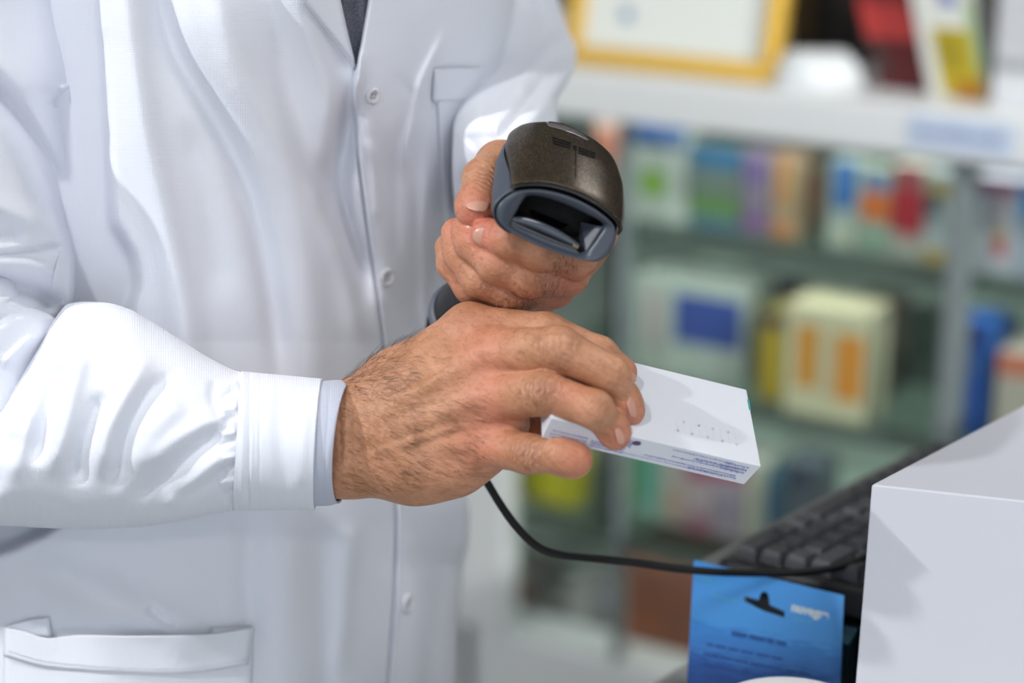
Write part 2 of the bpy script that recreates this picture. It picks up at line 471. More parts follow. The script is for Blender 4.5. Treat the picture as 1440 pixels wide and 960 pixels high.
bl_r = [(C(685, 495, .93), .014, .5), (C(690, 560, .925), .012, .5), (C(676, 622, .925), .015, .55), (C(892, 580, .92), .008, .6), (C(870, 620, .91), .009, .7),
        (C(885, 526, .94), .008, .6), (C(812, 647, .908), .011, .6), (C(660, 455, .945), .014, .25), (C(800, 548, .9), .010, .35), (C(745, 600, .95), .01, .9)]
cuts_r = []
V1, Q1, K1, B1 = build_hand([-.26, -.055, .86], [.075, .095, 1.05], .00075, palm_r, fing_r, ten + vein, cuts_r, wr_r, bl_r)

# ---- his left hand: grips the scanner handle, fingers towards the viewer
H = np.array([-.40, .46, .79]); H /= np.linalg.norm(H)
Rx = np.array([.90, .36, .237]); Rx /= np.linalg.norm(Rx)
Fw = np.array([.01, .55, -.835]); Fw -= Rx * Fw.dot(Rx); Fw /= np.linalg.norm(Fw)
Up = np.cross(Fw, Rx); Up /= np.linalg.norm(Up)
H -= Rx * H.dot(Rx); H /= np.linalg.norm(H)
Qf = np.cross(H, Rx); Qf /= np.linalg.norm(Qf)
if Qf.dot(Fw) < 0: Qf = -Qf
S0 = C(764, 292, .935)
def lf(path): return [C(*p) for p in path]
Li = lf([(826, 322, .972), (806, 362, .950), (756, 352, .933), (716, 338, .930), (686, 330, .936)])
Lm = lf([(812, 345, .985), (796, 385, .962), (744, 388, .9415), (700, 371, .9385), (665, 341, .946), (655, 324, .951)])
Lr = lf([(800, 362, .998), (778, 402, .976), (722, 410, .9555), (676, 391, .952), (648, 357, .958), (641, 327, .963)])
Lp = lf([(786, 380, 1.012), (756, 416, .992), (706, 419, .973), (664, 403, .968), (638, 371, .972), (631, 348, .977)])
Lt = lf([(735, 240, 1.000), (704, 234, .978), (682, 252, .958), (671, 291, .943)])
palm_l = [
    (C(738, 215, 1.075), C(762, 265, 1.020), .020, .022, .012),
    (C(765, 255, 1.02), Li[0], .020, .013, .012), (C(760, 270, 1.02), Lm[0], .020, .013, .012),
    (C(750, 285, 1.025), Lr[0], .020, .0125, .012), (C(745, 295, 1.03), Lp[0], .020, .012, .012),
    (C(765, 260, 1.01), C(735, 240, 1.0), .020, .0155, .012),
    (Li[0], Lp[0], .0125, .011, .01),
    (C(712, 100, 1.25), C(728, 205, 1.09), .020, .0185, .010),
]
fing_l = [
    dict(p=Lp, r=[.0115, .0100, .0092, .0086, .0080, .0070], blend=(.008, .014)),
    dict(p=Lr, r=[.0120, .0108, .0100, .0092, .0084, .0072], blend=(.008, .014)),
    dict(p=Lm, r=[.0125, .0110, .0102, .0094, .0086, .0074], blend=(.008, .014)),
    dict(p=Li, r=[.0125, .0108, .0098, .0090, .0080], blend=(.008, .014)),
    dict(p=Lt, r=[.0150, .0125, .0106, .0094], pads=[(C(671, 290, .944), (.0104, .0104, .0088))], blend=(.01, .018)),
]
wr_l = [(C(684, 247, .944), Lt[2] - Lt[1], .010, .0009, .0028, .45), (C(790, 372, .935), np.array([1, .2, .4]), .009, .0006, .0030, .35),
        (C(775, 398, .948), np.array([1, .2, .4]), .010, .0007, .003, .45), (C(745, 412, .945), np.array([1, .1, .3]), .010, .0007, .003, .55),
        (C(715, 424, .955), np.array([1, .1, .3]), .010, .0007, .003, .55), (C(700, 338, .923), Li[3] - Li[2], .004, .0003, .002, .2),
        (C(683, 398, .940), np.array([.8, .5, 0]), .006, .0005, .0022, .3), (C(655, 395, .957), np.array([.8, .5, 0]), .006, .0005, .0022, .4)]
bl_l = [(C(684, 330, .928), .012, .6), (C(668, 300, .935), .014, .8), (C(642, 318, .955), .010, .7), (C(800, 390, .95), .012, .5), (C(780, 415, .97), .014, .6), (C(735, 395, .94), .02, .25), (C(640, 390, .96), .012, .4)]
V2, Q2, K2, B2 = build_hand([-.055, -.16, .90], [.062, .012, 1.31], .00085, palm_l, fing_l, [], [], wr_l, bl_l)

# ---- the rest of the body under the clothes (coarse), down to the floor
def body_rest():
    F = Field([-.75, -.62, .8], [.35, 1.45, 1.75], .012); D = F.new()
    dn = np.array([0, CP, SP])                     # straight down, in the viewer's axes
    T0 = C(190, 300, 1.24)                          # chest centre
    def q(r, f, d): return T0 + np.array([r, 0, 0]) + dn * d + np.array([0, -SP, CP]) * f * -1
    sh_r, sh_l = C(-190, -130, 1.14), C(650, -190, 1.36)
    for a, b, r1, r2 in [(q(-.07, 0, -.12), q(.07, -.03, -.12), .105, .10), (q(-.06, 0, .05), q(.06, -.03, .05), .105, .10), (q(-.05, 0, .28), q(.05, -.03, .28), .105, .10),
                         (sh_r, q(-.03, 0, -.16), .055, .09), (sh_l, q(.03, 0, -.16), .055, .09),
                         (q(0, 0, -.15), q(0, 0, -.36), .085, .055),
                         (sh_r, C(-300, 560, 1.07), .050, .042), (C(-300, 560, 1.07), fore_r[1], .034, .029),
                         (sh_l, C(708, 60, 1.315), .042, .024), (C(708, 60, 1.315), C(720, 190, 1.115), .022, .014),
                         (q(-.09, 0, .32), q(-.10, .02, .72), .085, .055), (q(-.10, .02, .72), q(-.10, -.02, 1.08), .055, .038),
                         (q(.07, 0, .32), q(.09, .02, .72), .085, .055), (q(.09, .02, .72), q(.09, -.02, 1.08), .055, .038)]:
        F.cone(D, a, b, r1, r2, .03, pad=.04)
    hd = q(0, .03, -.44)
    F.ell(D, hd, (.078, .105, .098), .02, pad=.03); F.ell(D, hd + np.array([0, .055, -.025]), (.055, .062, .065), .02, pad=.03)
    F.ell(D, hd + np.array([.0, .025, -.105]), (.014, .024, .02), .01); F.ell(D, hd + np.array([-.08, .01, .01]), (.01, .03, .018), .006); F.ell(D, hd + np.array([.08, .01, .01]), (.01, .03, .018), .006)
    V, Q = nets(D, F.lo, F.vox); V = smooth(V, Q, 3)
    return V, Q, hd, q
V3, Q3, head_c, bodyq = body_rest()

sets = [(V1, Q1, K1, B1), (V2, Q2, K2, B2), (V3, Q3, np.zeros(len(V3)), np.zeros(len(V3)))]
VV = []; QQ = []; KK = []; BB = []; n0 = 0
for v, q_, k_, b_ in sets:
    VV.append(v); QQ.append(q_ + n0); KK.append(k_); BB.append(b_); n0 += len(v)
VV = np.concatenate(VV); QQ = np.concatenate(QQ); KK = np.concatenate(KK); BB = np.concatenate(BB)
PERSON = mesh_obj('person', cam2world(VV), QQ, M['skin'])
for nm, arr in (('knuckle', KK), ('blush', BB)):
    a = PERSON.data.attributes.new(nm, 'FLOAT', 'POINT'); a.data.foreach_set('value', arr.astype(np.float32))
props(PERSON, 'person in white lab coat over grey shirt, pointing a scanner at a white carton', 'person')

# ---- fingernails: little curved plates on the finger ends
def nail(c, along, up, ln, wd, curv=.55, name='fingernail'):
    """c on the skin; along: towards the finger end; up: out of the nail bed"""
    a = np.array(along, float); a /= np.linalg.norm(a); u = np.array(up, float); u -= a * u.dot(a); u /= np.linalg.norm(u); s = np.cross(a, u)
    vs = []; nu, nv = 12, 14; rad = wd / 2 / math.sin(curv * 1.25)
    for i in range(nv + 1):
        t = i / nv * 2 - 1
        half = (1 - abs(t) ** 3.2 * (.42 if t < 0 else .30)) if abs(t) < 1 else .6
        for j in range(nu + 1):
            w = (j / nu * 2 - 1); ang = w * half * curv * 1.25
            bow = -.10 * wd * t * t
            end = (1 - .25 * w * w)          # rounded free edge and root
            vs.append(c + a * (t * ln / 2 * end) + s * rad * math.sin(ang) + u * (rad * (math.cos(ang) - 1) + bow + .0003))
    fs = [(i * (nu + 1) + j, i * (nu + 1) + j + 1, (i + 1) * (nu + 1) + j + 1, (i + 1) * (nu + 1) + j) for i in range(nv) for j in range(nu)]
    o = mesh_obj(name, cam2world(np.array(vs)), fs, M['nail'], PERSON)
    sm = o.modifiers.new('thickness', 'SOLIDIFY'); sm.thickness = .0006; sm.offset = 0
    return o
bvh_body = BVHTree.FromPolygons([Vector(v) for v in cam2world(VV)], [tuple(q) for q in QQ])
def skin_at(px, py):
    o, r = ray(px, py)
    h = bvh_body.ray_cast(Vector(o), Vector(r).normalized())
    return h
def w2c(v):
    v = np.asarray(v, float) - np.array([0, 0, CAMZ]); return np.array([v[0], -(v[1] * SP + v[2] * CP), v[1] * CP - v[2] * SP])
def nail_at(px, py, along, ln, wd, mix=None, sink=0.0):
    h = skin_at(px, py)
    if h[0] is None: return
    c = w2c(h[0]); n = w2c(np.array(h[1]) + np.array([0, 0, CAMZ]))
    if mix is not None: n = n + np.array(mix)
    n /= np.linalg.norm(n)
    nail(c - n * sink, along, n, ln, wd)
nail_at(672, 281, (-.25, .75, -.62), .0115, .0110, (0, -.6, 0), .0008)
nail_at(677, 333, (-.9, -.35, .25), .010, .0085, (-.2, -.1, 0), .0006)
nail_at(652, 318, (-.25, -.85, .45), .009, .0080, (-.2, 0, 0), .0006)
nail_at(891, 522, (.45, .85, .2), .010, .0085, (.7, -.1, 0), .0008)
nail_at(895, 570, (.25, .9, .3), .011, .0090, (.8, 0, 0), .0008)
nail_at(877, 610, (.2, .95, .2), .010, .0080, (.9, 0, 0), .0008)

# ---- hair on the wrist, the back of the hand and the finger backs
def hairs():
    mb_v = []; mb_f = []
    allw = cam2world(VV); wn = vnormals(allw, QQ)
    px = VV[:, 0] / VV[:, 2] * FPX + CX; py = VV[:, 1] / VV[:, 2] * FPX + CY
    r = np.random.default_rng(3)
    def grow(mask, n, ln, dirc, jit, lift, rad=.00009):
        ids = np.flatnonzero(mask)
        if len(ids) == 0: return
        for i in r.choice(ids, n):
            p = allw[i]; nn = wn[i]; d = cam2world(np.array(dirc) + r.normal(0, jit, 3)) - cam2world(np.zeros(3))
            d -= nn * d.dot(nn); d /= np.linalg.norm(d) + 1e-9
            l = ln * r.uniform(.5, 1.2); bend = r.normal(0, .16); sd = np.cross(nn, d)
            b = len(mb_v)
            for k in range(4):
                t = k / 3; q = p + d * l * t + sd * l * bend * t * t + nn * l * (lift * t - lift * .75 * t * t)
                rr = rad * (1 - .75 * t)
                for a in (0, 2.1, 4.2): mb_v.append(q + rr * (math.cos(a) * nn + math.sin(a) * sd))
            for k in range(3):
                for a in range(3): mb_f.append((b + k * 3 + a, b + k * 3 + (a + 1) % 3, b + k * 3 + 3 + (a + 1) % 3, b + k * 3 + 3 + a))
    n1_ = len(V1); first = np.arange(len(VV)) < n1_; second = (~first) & (np.arange(len(VV)) < n1_ + len(V2))
    front = wn @ np.array([0, -CP, SP]) > -.15
    grow(first & (px > 478) & (px < 590) & (py > 500) & (py < 690) & front, 900, .0075, (.8, .35, 0), .2, .10, .000042)
    grow(first & (px > 480) & (px < 575) & (py < 560) & (wn[:, 2] > .2), 330, .0105, (.75, -.15, .1), .3, .6, .00006)
    grow(first & (px > 560) & (px < 680) & (py > 560) & (py < 670) & front, 600, .0065, (.8, .35, 0), .2, .10, .000042)
    grow(first & (px > 575) & (px < 660) & (py > 500) & (py < 580) & front, 80, .005, (.8, .25, 0), .3, .12, .00005)
    for (a, b, rr, n) in ((752, 550, 22, 130), (742, 640, 18, 110), (745, 478, 26, 110), (720, 636, 14, 50)):
        grow(first & (np.hypot(px - a, py - b) < rr) & front, n // 2, .0038, (.7, .45, 0), .3, .2, .00005)
    for (a, b, rr, n) in ((795, 375, 18, 90), (770, 395, 18, 110), (740, 415, 20, 130), (715, 424, 16, 60)):
        grow(second & (np.hypot(px - a, py - b) < rr) & front, n, .0042, (.1, .9, .1), .3, .25, .00005)
    return mb_v, mb_f
hv, hf = hairs()
ah = mesh_obj('arm_hair', hv, hf, M['hair'], PERSON); props(ah, 'dark hair on the hands and wrist', kind='stuff')
# head hair
hh = MB()
for i in range(14):
    for j in range(28): pass
def cap():
    vs = []; fs = []; n, m_ = 12, 28
    for i in range(n + 1):
        th = i / n * 1.75
        for j in range(m_):
            ph = 2 * math.pi * j / m_; v = np.array([.084 * math.sin(th) * math.cos(ph), -.112 * math.cos(th), .104 * math.sin(th) * math.sin(ph)])
            if v[2] < -.03 and v[1] > -.055: v = np.array([v[0], -.055, v[2] * .93])
            vs.append(head_c + v * (1 + .02 * math.sin(ph * 9 + th * 7)))
    for i in range(n):
        for j in range(m_): fs.append((i * m_ + j, i * m_ + (j + 1) % m_, (i + 1) * m_ + (j + 1) % m_, (i + 1) * m_ + j))
    return vs, fs
v_, f_ = cap(); mesh_obj('head_hair', cam2world(np.array(v_)), f_, M['hair'], PERSON)
# shoes
M['leather'] = mat('black_leather', (30, 28, 28), .4)
M['trousers'] = cloth_mat('dark_trousers', (48, 50, 60), False)
for sx in (-.10, .09):
    f = cam2world(bodyq(sx, -.02, 1.08)); mb = MB(); pts = []
    rows = [(-.09, .035, .05), (-.04, .045, .09), (.02, .045, .085), (.08, .048, .06), (.14, .046, .045), (.18, .02, .03)]
    n = 14
    for k, (yy, hw, hh_) in enumerate(rows):
        for j in range(n):
            a = 2 * math.pi * j / n; pts.append((f[0] + hw * math.cos(a), f[1] - yy, max(0, hh_ / 2 + hh_ / 2 * math.sin(a) * 1.0)))
    fs = [(k * n + j, k * n + (j + 1) % n, (k + 1) * n + (j + 1) % n, (k + 1) * n + j) for k in range(len(rows) - 1) for j in range(n)] + [tuple(range(n)), tuple((len(rows) - 1) * n + j for j in range(n - 1, -1, -1))]
    mb.add(pts, fs); mb.build('shoe', M['leather'], PERSON, True)
    g = MB(); g.tube([cam2world(bodyq(sx * .9, .0, .30)), cam2world(bodyq(sx, .02, .72)), np.array([f[0], f[1], .10])], [.10, .078, .065], 20); g.build('trouser_leg', M['trousers'], PERSON, True)
# ------------------------------------------------------------------ the white coat
def grid_faces(nr, nc, closed=True):
    f = []
    for i in range(nr - 1):
        for j in range(nc if closed else nc - 1):
            f.append((i * nc + j, i * nc + (j + 1) % nc, (i + 1) * nc + (j + 1) % nc, (i + 1) * nc + j))
    return f

def add_weave(o, uv_pts):
    uv = o.data.uv_layers.new(name='weave'); li = np.zeros(len(o.data.loops), np.int32); o.data.loops.foreach_get('vertex_index', li)
    uv.data.foreach_set('uv', np.asarray(uv_pts, np.float32)[li].ravel())

def dtilt(D0, v):
    w = np.minimum(v, 480) - 480; z = np.maximum(v, 480) - 480
    return D0 / (1 - (.311 * w + .10 * z) / FPX)

def thetas(nf, nb):
    u = np.linspace(-1, 1, nf); th = np.pi / 2 * (1 - u)         # front: pi..0 seen from the left
    th = np.pi - th * 1.0
    front = np.pi - np.linspace(0, np.pi, nf)                      # left edge -> right edge over the front
    back = -np.linspace(0, np.pi, nb + 2)[1:-1]
    return np.r_[front, back]

def loft(axis, s, lo, hi, Dc, R, spec, nf=400, nb=30, power=1.0, skew=0, tilt=True, wob=None):
    """rings across an arm or trunk. axis 'v': s are heights in the image, lo/hi the two outlines; axis 'u': s run sideways"""
    th = thetas(nf, nb); S, TH = np.meshgrid(s, th, indexing='ij')
    lo_, hi_, Dc_, R_ = (np.broadcast_to(np.asarray(a, float), s.shape)[:, None] for a in (lo, hi, Dc, R))
    ct, st = np.cos(TH), np.sin(TH)
    m = (lo_ + hi_) / 2; a = (hi_ - lo_) / 2
    A = m + a * ct
    if axis == 'v': U, V = A, S + 0 * A
    else: U, V = S + 0 * A, A
    U = U + (skew * st if axis == 'u' else 0)
    D = Dc_ - R_ * np.sign(st) * np.abs(st) ** power
    if tilt: D = dtilt(D, V)
    F = folds(U, V, spec) * sstep(-.02, .15, st)
    D = D - F
    P = np.stack([(U - CX) / FPX * D, (V - CY) / FPX * D, D], -1)
    return P, U, V, D

def lobj(name, P, U, V, D, m, parent, capends=False):
    nr, nc = P.shape[:2]
    fs = grid_faces(nr, nc)
    o = mesh_obj(name, cam2world(P.reshape(-1, 3)), fs, m, parent)
    add_weave(o, np.stack([(U * .0004).ravel(), (V * .0004).ravel()], 1) + 0)
    return o

# ---- trunk
t_left = lambda v: interp(v, [(-600, -330), (0, -380), (480, -395), (1600, -430)])
t_right = lambda v: interp(v, [(-600, 690), (-100, 735), (0, 725), (100, 704), (200, 684), (300, 668), (430, 655), (560, 655), (680, 653), (722, 660), (760, 659), (800, 651), (960, 643), (1200, 640), (1600, 660)])
t_D = lambda v: 1.250 + 0 * v
t_R = lambda v: interp(v, [(-600, .14), (-200, .2), (0, .215), (1600, .215)])
plk = [(524, -60), (516, 0), (501, 88), (497, 132), (500, 185), (508, 255), (521, 350), (533, 430), (545, 540), (556, 690), (557, 790), (546, 960), (530, 1150), (520, 1600)]
TS = [
    ('step', .034, 3.0, [(128, -700), (140, -50), (147, 60), (152, 150), (154, 230), (158, 305), (172, 335), (187, 362), (192, 398), (184, 432), (176, 480), (160, 560), (120, 700), (-20, 780), (-200, 800)]),
    ('ridge', .010, 26, [(165, -120), (185, 60), (205, 200), (235, 330), (262, 470), (270, 640)]),
    ('ridge', -.0095, 18, [(198, -120), (222, 0), (250, 80), (298, 160), (342, 250), (372, 345), (392, 470), (400, 600)]),
    ('sharp', .0065, 6, [(225, -40), (262, 60), (310, 140), (348, 215), (368, 300), (382, 380), (394, 480), (398, 560)], 40),
    ('ridge', .007, 26, [(280, -120), (330, 80), (395, 210), (425, 330), (440, 480), (450, 640)]),
    ('ridge', -.006, 18, [(345, -120), (390, 60), (420, 170), (450, 260), (465, 360)]),
    ('ridge', -.003, 22, [(258, 160), (285, 260), (300, 330), (318, 430)]),
    ('ridge', .006, 18, [(405, -60), (440, 60), (462, 130), (478, 220)]),
    ('ridge', -.020, 17, [(497, 110), (486, 190), (478, 255), (492, 315), (512, 370), (528, 430)]),
    ('ridge', -.006, 14, [(462, 200), (458, 260), (478, 330), (505, 395), (520, 470)]),
    ('ridge', .004, 16, [(440, 230), (452, 320), (490, 400), (510, 500)]),
    ('ridge', .0055, 7, [(500, 60), (506, 100), (501, 130), (499, 165)]),
    ('ridge', .0045, 8, [(632, 30), (612, 75), (590, 125), (572, 200), (566, 260)]),
    ('ridge', -.004, 10, [(545, 108), (570, 120), (580, 150), (560, 210), (556, 300), (560, 380)]),
    ('ridge', .003, 8, [(512, 190), (524, 215), (528, 260), (532, 320)]),
    ('ridge', -.0035, 9, [(590, 150), (584, 240), (590, 330), (596, 430)]),
    ('ridge', .006, 10, [(606, 210), (600, 270), (594, 340), (600, 430), (604, 520)]),
    ('ridge', -.006, 9, [(617, 230), (620, 300), (616, 360), (618, 440)]),
    ('ridge', .0035, 22, [(545, 700), (575, 760), (590, 850), (585, 960), (580, 1100)]),
    ('ridge', -.005, 14, [(625, 720), (622, 800), (610, 900), (600, 1000), (600, 1100)]),
    ('ridge', .005, 7, [(650, 690), (655, 730), (654, 780), (645, 860), (640, 960), (640, 1060)]),
    ('ridge', .006, 30, [(20, 780), (120, 830), (240, 880), (300, 940)]),
    ('ridge', -.004, 18, [(360, 700), (352, 760), (350, 830), (362, 920)]),
    ('ridge', .004, 26, [(420, 700), (405, 800), (400, 900), (420, 1050)]),
    ('ridge', -.005, 20, [(470, 720), (450, 800), (455, 900), (450, 1050)]),
    ('ridge', .004, 14, [(500, 720), (488, 800), (482, 880), (470, 960)]),
    ('ridge', -.003, 8, [(205, 850), (228, 870), (250, 880)]),
]
lap_poly = [(360, -120), (425, 0), (470, 55), (502, 97), (478, -10), (462, -120)]
vee_poly = [(462, -160), (479, -4), (501, 96), (517, 0), (528, -160)]
def poly_sd(U, V, poly):
    p = poly + [poly[0]]; sd, _ = pdist(U, V, p); sd = np.abs(sd); ins = np.zeros(U.shape, bool)
    for (x1, y1), (x2, y2) in zip(p[:-1], p[1:]):
        c = ((y1 > V) != (y2 > V)); xi = (x2 - x1) * (V - y1) / ((y2 - y1) + 1e-12) + x1; ins ^= c & (U < xi)
    return np.where(ins, sd, -sd)
def torso_extra(U, V):
    r = np.zeros(U.shape); k = (V < 200) & (U > 300) & (U < 600)
    if k.any():
        q = np.zeros(k.sum())
        q += .0055 * sigm(poly_sd(U[k], V[k], lap_poly) / 1.2)
        q -= .020 * sigm(poly_sd(U[k], V[k], vee_poly) / 1.2)
        r[k] = q
    sd, _ = pdist(U, V, smoothpoly(plk, 4)); low = sstep(170, 250, V)
    r += .0058 * sigm(sd / .9) * (1 - .85 * low) - (.0035 + .0035 * low) * np.exp(-((sd + .6) / 1.9) ** 2) * (V > 60)
    # slight overall rumple
    r += .0012 * np.sin(U / 47 + V / 160 + 1.3 * np.sin(V / 90)) + .0008 * np.sin(U / 23 - V / 75 + 2 * np.sin(V / 140 + U / 200))
    return r
_f0 = folds
def torso_relief(U, V): return _f0(U, V, TS) + torso_extra(U, V)
def torso_D(U, V, relief=True):
    lo, hi = t_left(V), t_right(V); m = (lo + hi) / 2; a = (hi - lo) / 2
    ct = np.clip((U - m) / a, -1, 1); st = np.sqrt(1 - ct * ct)
    D = dtilt(t_D(V) - t_R(V) * st, V)
    if relief: D = D - torso_relief(U, V) * sstep(-.02, .15, st)
    return D
sv = np.r_[np.linspace(-560, -20, 36), np.linspace(-17, 980, 350), np.linspace(985, 1560, 40)]
folds = lambda U, V, spec: torso_relief(U, V)
P_, U_, V_, D_ = loft('v', sv, t_left(sv), t_right(sv), t_D(sv), t_R(sv), TS, 800, 40)
folds = _f0
COAT = lobj('lab_coat', P_, U_, V_, D_, M['coat'], PERSON)

# ---- right sleeve, upper arm
def upR(v): return interp(v, [(-560, 60), (-200, 88), (0, 101), (40, 109), (75, 117), (104, 121), (118, 120), (134, 112), (150, 109), (190, 110), (240, 113), (300, 115), (360, 114), (400, 112), (425, 107), (450, 90), (490, 60)])
UA = [
    ('step', -.026, 4, [(-260, -60), (-80, 110), (0, 185), (28, 228), (52, 282), (80, 322), (97, 348), (104, 380), (104, 420), (92, 445), (76, 470), (60, 560)]),
    ('step', .026, 400, [(4000, -60), (4000, 600)]),
    ('ridge', -.010, 13, [(-40, 80), (0, 128), (35, 175), (70, 232), (96, 300), (104, 350)]),
    ('ridge', .005, 16, [(-60, 60), (10, 100), (60, 175), (98, 250)]),
    ('ridge', -.014, 5, [(70, 150), (97, 135), (110, 126), (130, 119), (140, 118)]),
    ('ridge', -.006, 6, [(97, 136), (101, 152), (108, 175)]),
    ('ridge', .006, 6, [(80, 128), (98, 122), (112, 114), (122, 106)]),
    ('ridge', .006, 14, [(-60, 260), (0, 290), (40, 310), (60, 335)]),
    ('ridge', -.005, 10, [(-60, 330), (0, 336), (40, 322)]),
    ('sharp', -.010, 2.2, [(-80, 360), (0, 355), (45, 350), (84, 345), (96, 352)][::-1], 30),
    ('ridge', .007, 9, [(-60, 370), (0, 369), (45, 371), (70, 384), (74, 398)]),
    ('ridge', -.022, 17, [(-40, 402), (0, 400), (40, 410), (66, 425), (78, 450)]),
    ('ridge', .007, 7, [(99, 345), (101, 385), (96, 425), (82, 450)]),
]
sv = np.linspace(-560, 500, 380)
P_, U_, V_, D_ = loft('v', sv, -330 + 0 * sv, upR(sv), 1.065 - .02 * sstep(0, 500, sv), .105, UA, 300, 24)
SL1 = lobj('sleeve', P_, U_, V_, D_, M['coat'], COAT)
props(SL1, 'bent upper sleeve with bunched elbow folds')

# ---- right sleeve, forearm
topF = lambda u: interp(u, [(-400, 640), (-200, 640), (-60, 600), (0, 560), (25, 525), (50, 487), (76, 449), (97, 427), (120, 424), (146, 425), (181, 434), (208, 449), (240, 469), (270, 488), (300, 506), (335, 522), (345, 524)])
botF = lambda u: interp(u, [(-400, 760), (-60, 744), (0, 739), (60, 742), (130, 744), (190, 741), (240, 735), (290, 725), (335, 717), (345, 716)])
FA = [
    ('ridge', -0.0070, 13.8, [(92, 500), (76, 545), (62, 600), (48, 660)]),
    ('ridge', 0.0049, 16.2, [(120, 470), (102, 540), (88, 610), (62, 680)]),
    ('ridge', -0.0056, 13.8, [(152, 545), (128, 600), (114, 650), (112, 690)]),
    ('ridge', 0.0049, 16.2, [(215, 490), (180, 550), (150, 610), (136, 680)]),
    ('ridge', -0.0042, 12.5, [(262, 520), (212, 550), (180, 600), (168, 650), (150, 700)]),
    ('ridge', 0.0028, 17.5, [(262, 560), (215, 610), (190, 670)]),
    ('ridge', -0.0042, 13.8, [(325, 600), (270, 632), (215, 680), (180, 712)]),
    ('ridge', 0.0035, 15.0, [(325, 575), (280, 600), (240, 625), (205, 660)]),
    ('ridge', -0.0028, 10.0, [(326, 655), (290, 680), (240, 706)]),
    ('ridge', 0.0028, 11.2, [(328, 632), (298, 655), (262, 690), (222, 722)]),
    ('ridge', -0.0021, 11.2, [(140, 440), (130, 470), (112, 500)]),
    ('ridge', -0.0042, 15.0, [(20, 600), (0, 660), (-20, 700)]),
    ('ridge', 0.0028, 15.0, [(45, 560), (30, 620), (10, 680)]),
    ('ridge', -0.0021, 8.8, [(304, 530), (300, 560), (310, 590)]),
]
for k in range(11):
    y = 538 + k * 17; FA.append(('ridge', .0013 * (-1) ** k, 4.5, [(336, y), (326, y + 2 * (-1) ** k), (312 - 3 * (k % 3), y + 6)]))
su = np.linspace(-400, 341, 380)
R_u = interp(su, [(-400, .055), (0, .056), (120, .055), (240, .046), (345, .036)]); Dc_u = interp(su, [(-400, 1.03), (0, .985), (120, .975), (345, .960)])
def looF(u): return topF(u)
P_, U_, V_, D_ = loft('u', su, topF(su), botF(su), Dc_u, R_u, FA, 300, 24, skew=0, tilt=False)
SL2 = lobj('sleeve', P_, U_, V_, D_, M['coat'], COAT)
# elbow lap behind the forearm
sv = np.linspace(386, 640, 120)
eR = interp(sv, [(386, 6), (392, 20), (400, 24), (412, 27), (424, 32), (436, 58), (449, 77), (470, 78), (520, 60), (640, 40)])
EB = [('ridge', .004, 6, [(-20, 440), (10, 420), (27, 408)]), ('ridge', -.004, 6, [(-20, 460), (20, 440), (50, 436)]), ('ridge', .004, 10, [(0, 520), (40, 480), (70, 455)])]
P_, U_, V_, D_ = loft('v', sv, -300 + 0 * sv, eR, .985, .05, EB, 120, 16, tilt=False)
lobj('sleeve_fold', P_, U_, V_, D_, M['coat'], SL1)

# ---- coat cuff and shirt cuff
def cuffring(us, top, bot, Dc, R, skew, name, m, parent, thick=.0016, spec=(), slant=.060):
    th = np.linspace(0, 2 * np.pi, 160, endpoint=False); P = []; UV = []
    for k, u in enumerate(us):
        tp, bt = top[k], bot[k]; m_ = (tp + bt) / 2; a = (bt - tp) / 2
        vv = m_ - a * np.cos(th); st = np.sin(th)                  # st>0: the side towards the viewer
        uu = u - skew[k] * st - (vv - 625) * slant
        D = Dc - R[k] * st
        D = D - folds(uu, vv, spec) * (st > 0)
        P.append(np.stack([(uu - CX) / FPX * D, (vv - CY) / FPX * D, D], -1)); UV.append(np.stack([uu, vv], -1) * .0004)
    P = np.array(P); nr, nc = P.shape[:2]
    o = mesh_obj(name, cam2world(P.reshape(-1, 3)), grid_faces(nr, nc), m, parent); add_weave(o, np.array(UV).reshape(-1, 2))
    s = o.modifiers.new('thickness', 'SOLIDIFY'); s.thickness = thick; s.offset = -1
    return o
CF = [('vridge', -.0009, 1.3, [(352, 500), (349, 740)]), ('vridge', .0004, 2, [(356, 500), (353, 740)]), ('vridge', -.0006, 1.2, [(367, 500), (363, 740)]), ('vridge', .0007, 4, [(343, 500), (339, 740)]),
      ('ridge', -.0015, 12, [(400, 530), (395, 600), (402, 700)]), ('ridge', .0010, 10, [(430, 560), (425, 640), (420, 700)])]
us = np.linspace(334, 448, 60)
cuffring(us, 522 + (us - 334) * .09, 718 - (us - 334) * .01, .957, np.full(60, .0375), 2 + (us - 334) * .03, 'cuff', M['coat'], COAT, .0018, CF)
us = np.linspace(420, 484, 30)
SC = [('vridge', -.0005, 1.2, [(466, 500), (452, 740)]), ('ridge', .0008, 5, [(475, 560), (462, 640), (460, 700)])]
tp = interp(us, [(420, 537), (470, 534), (484, 536)]); bt = interp(us, [(420, 712), (470, 711), (481, 708)])
cuffring(us, tp, bt, .955, np.full(30, .0335), interp(us, [(420, 2), (465, 10), (484, 15)]), 'shirt_cuff', M['shirt_cuff'], PERSON, .0012, SC, .10)

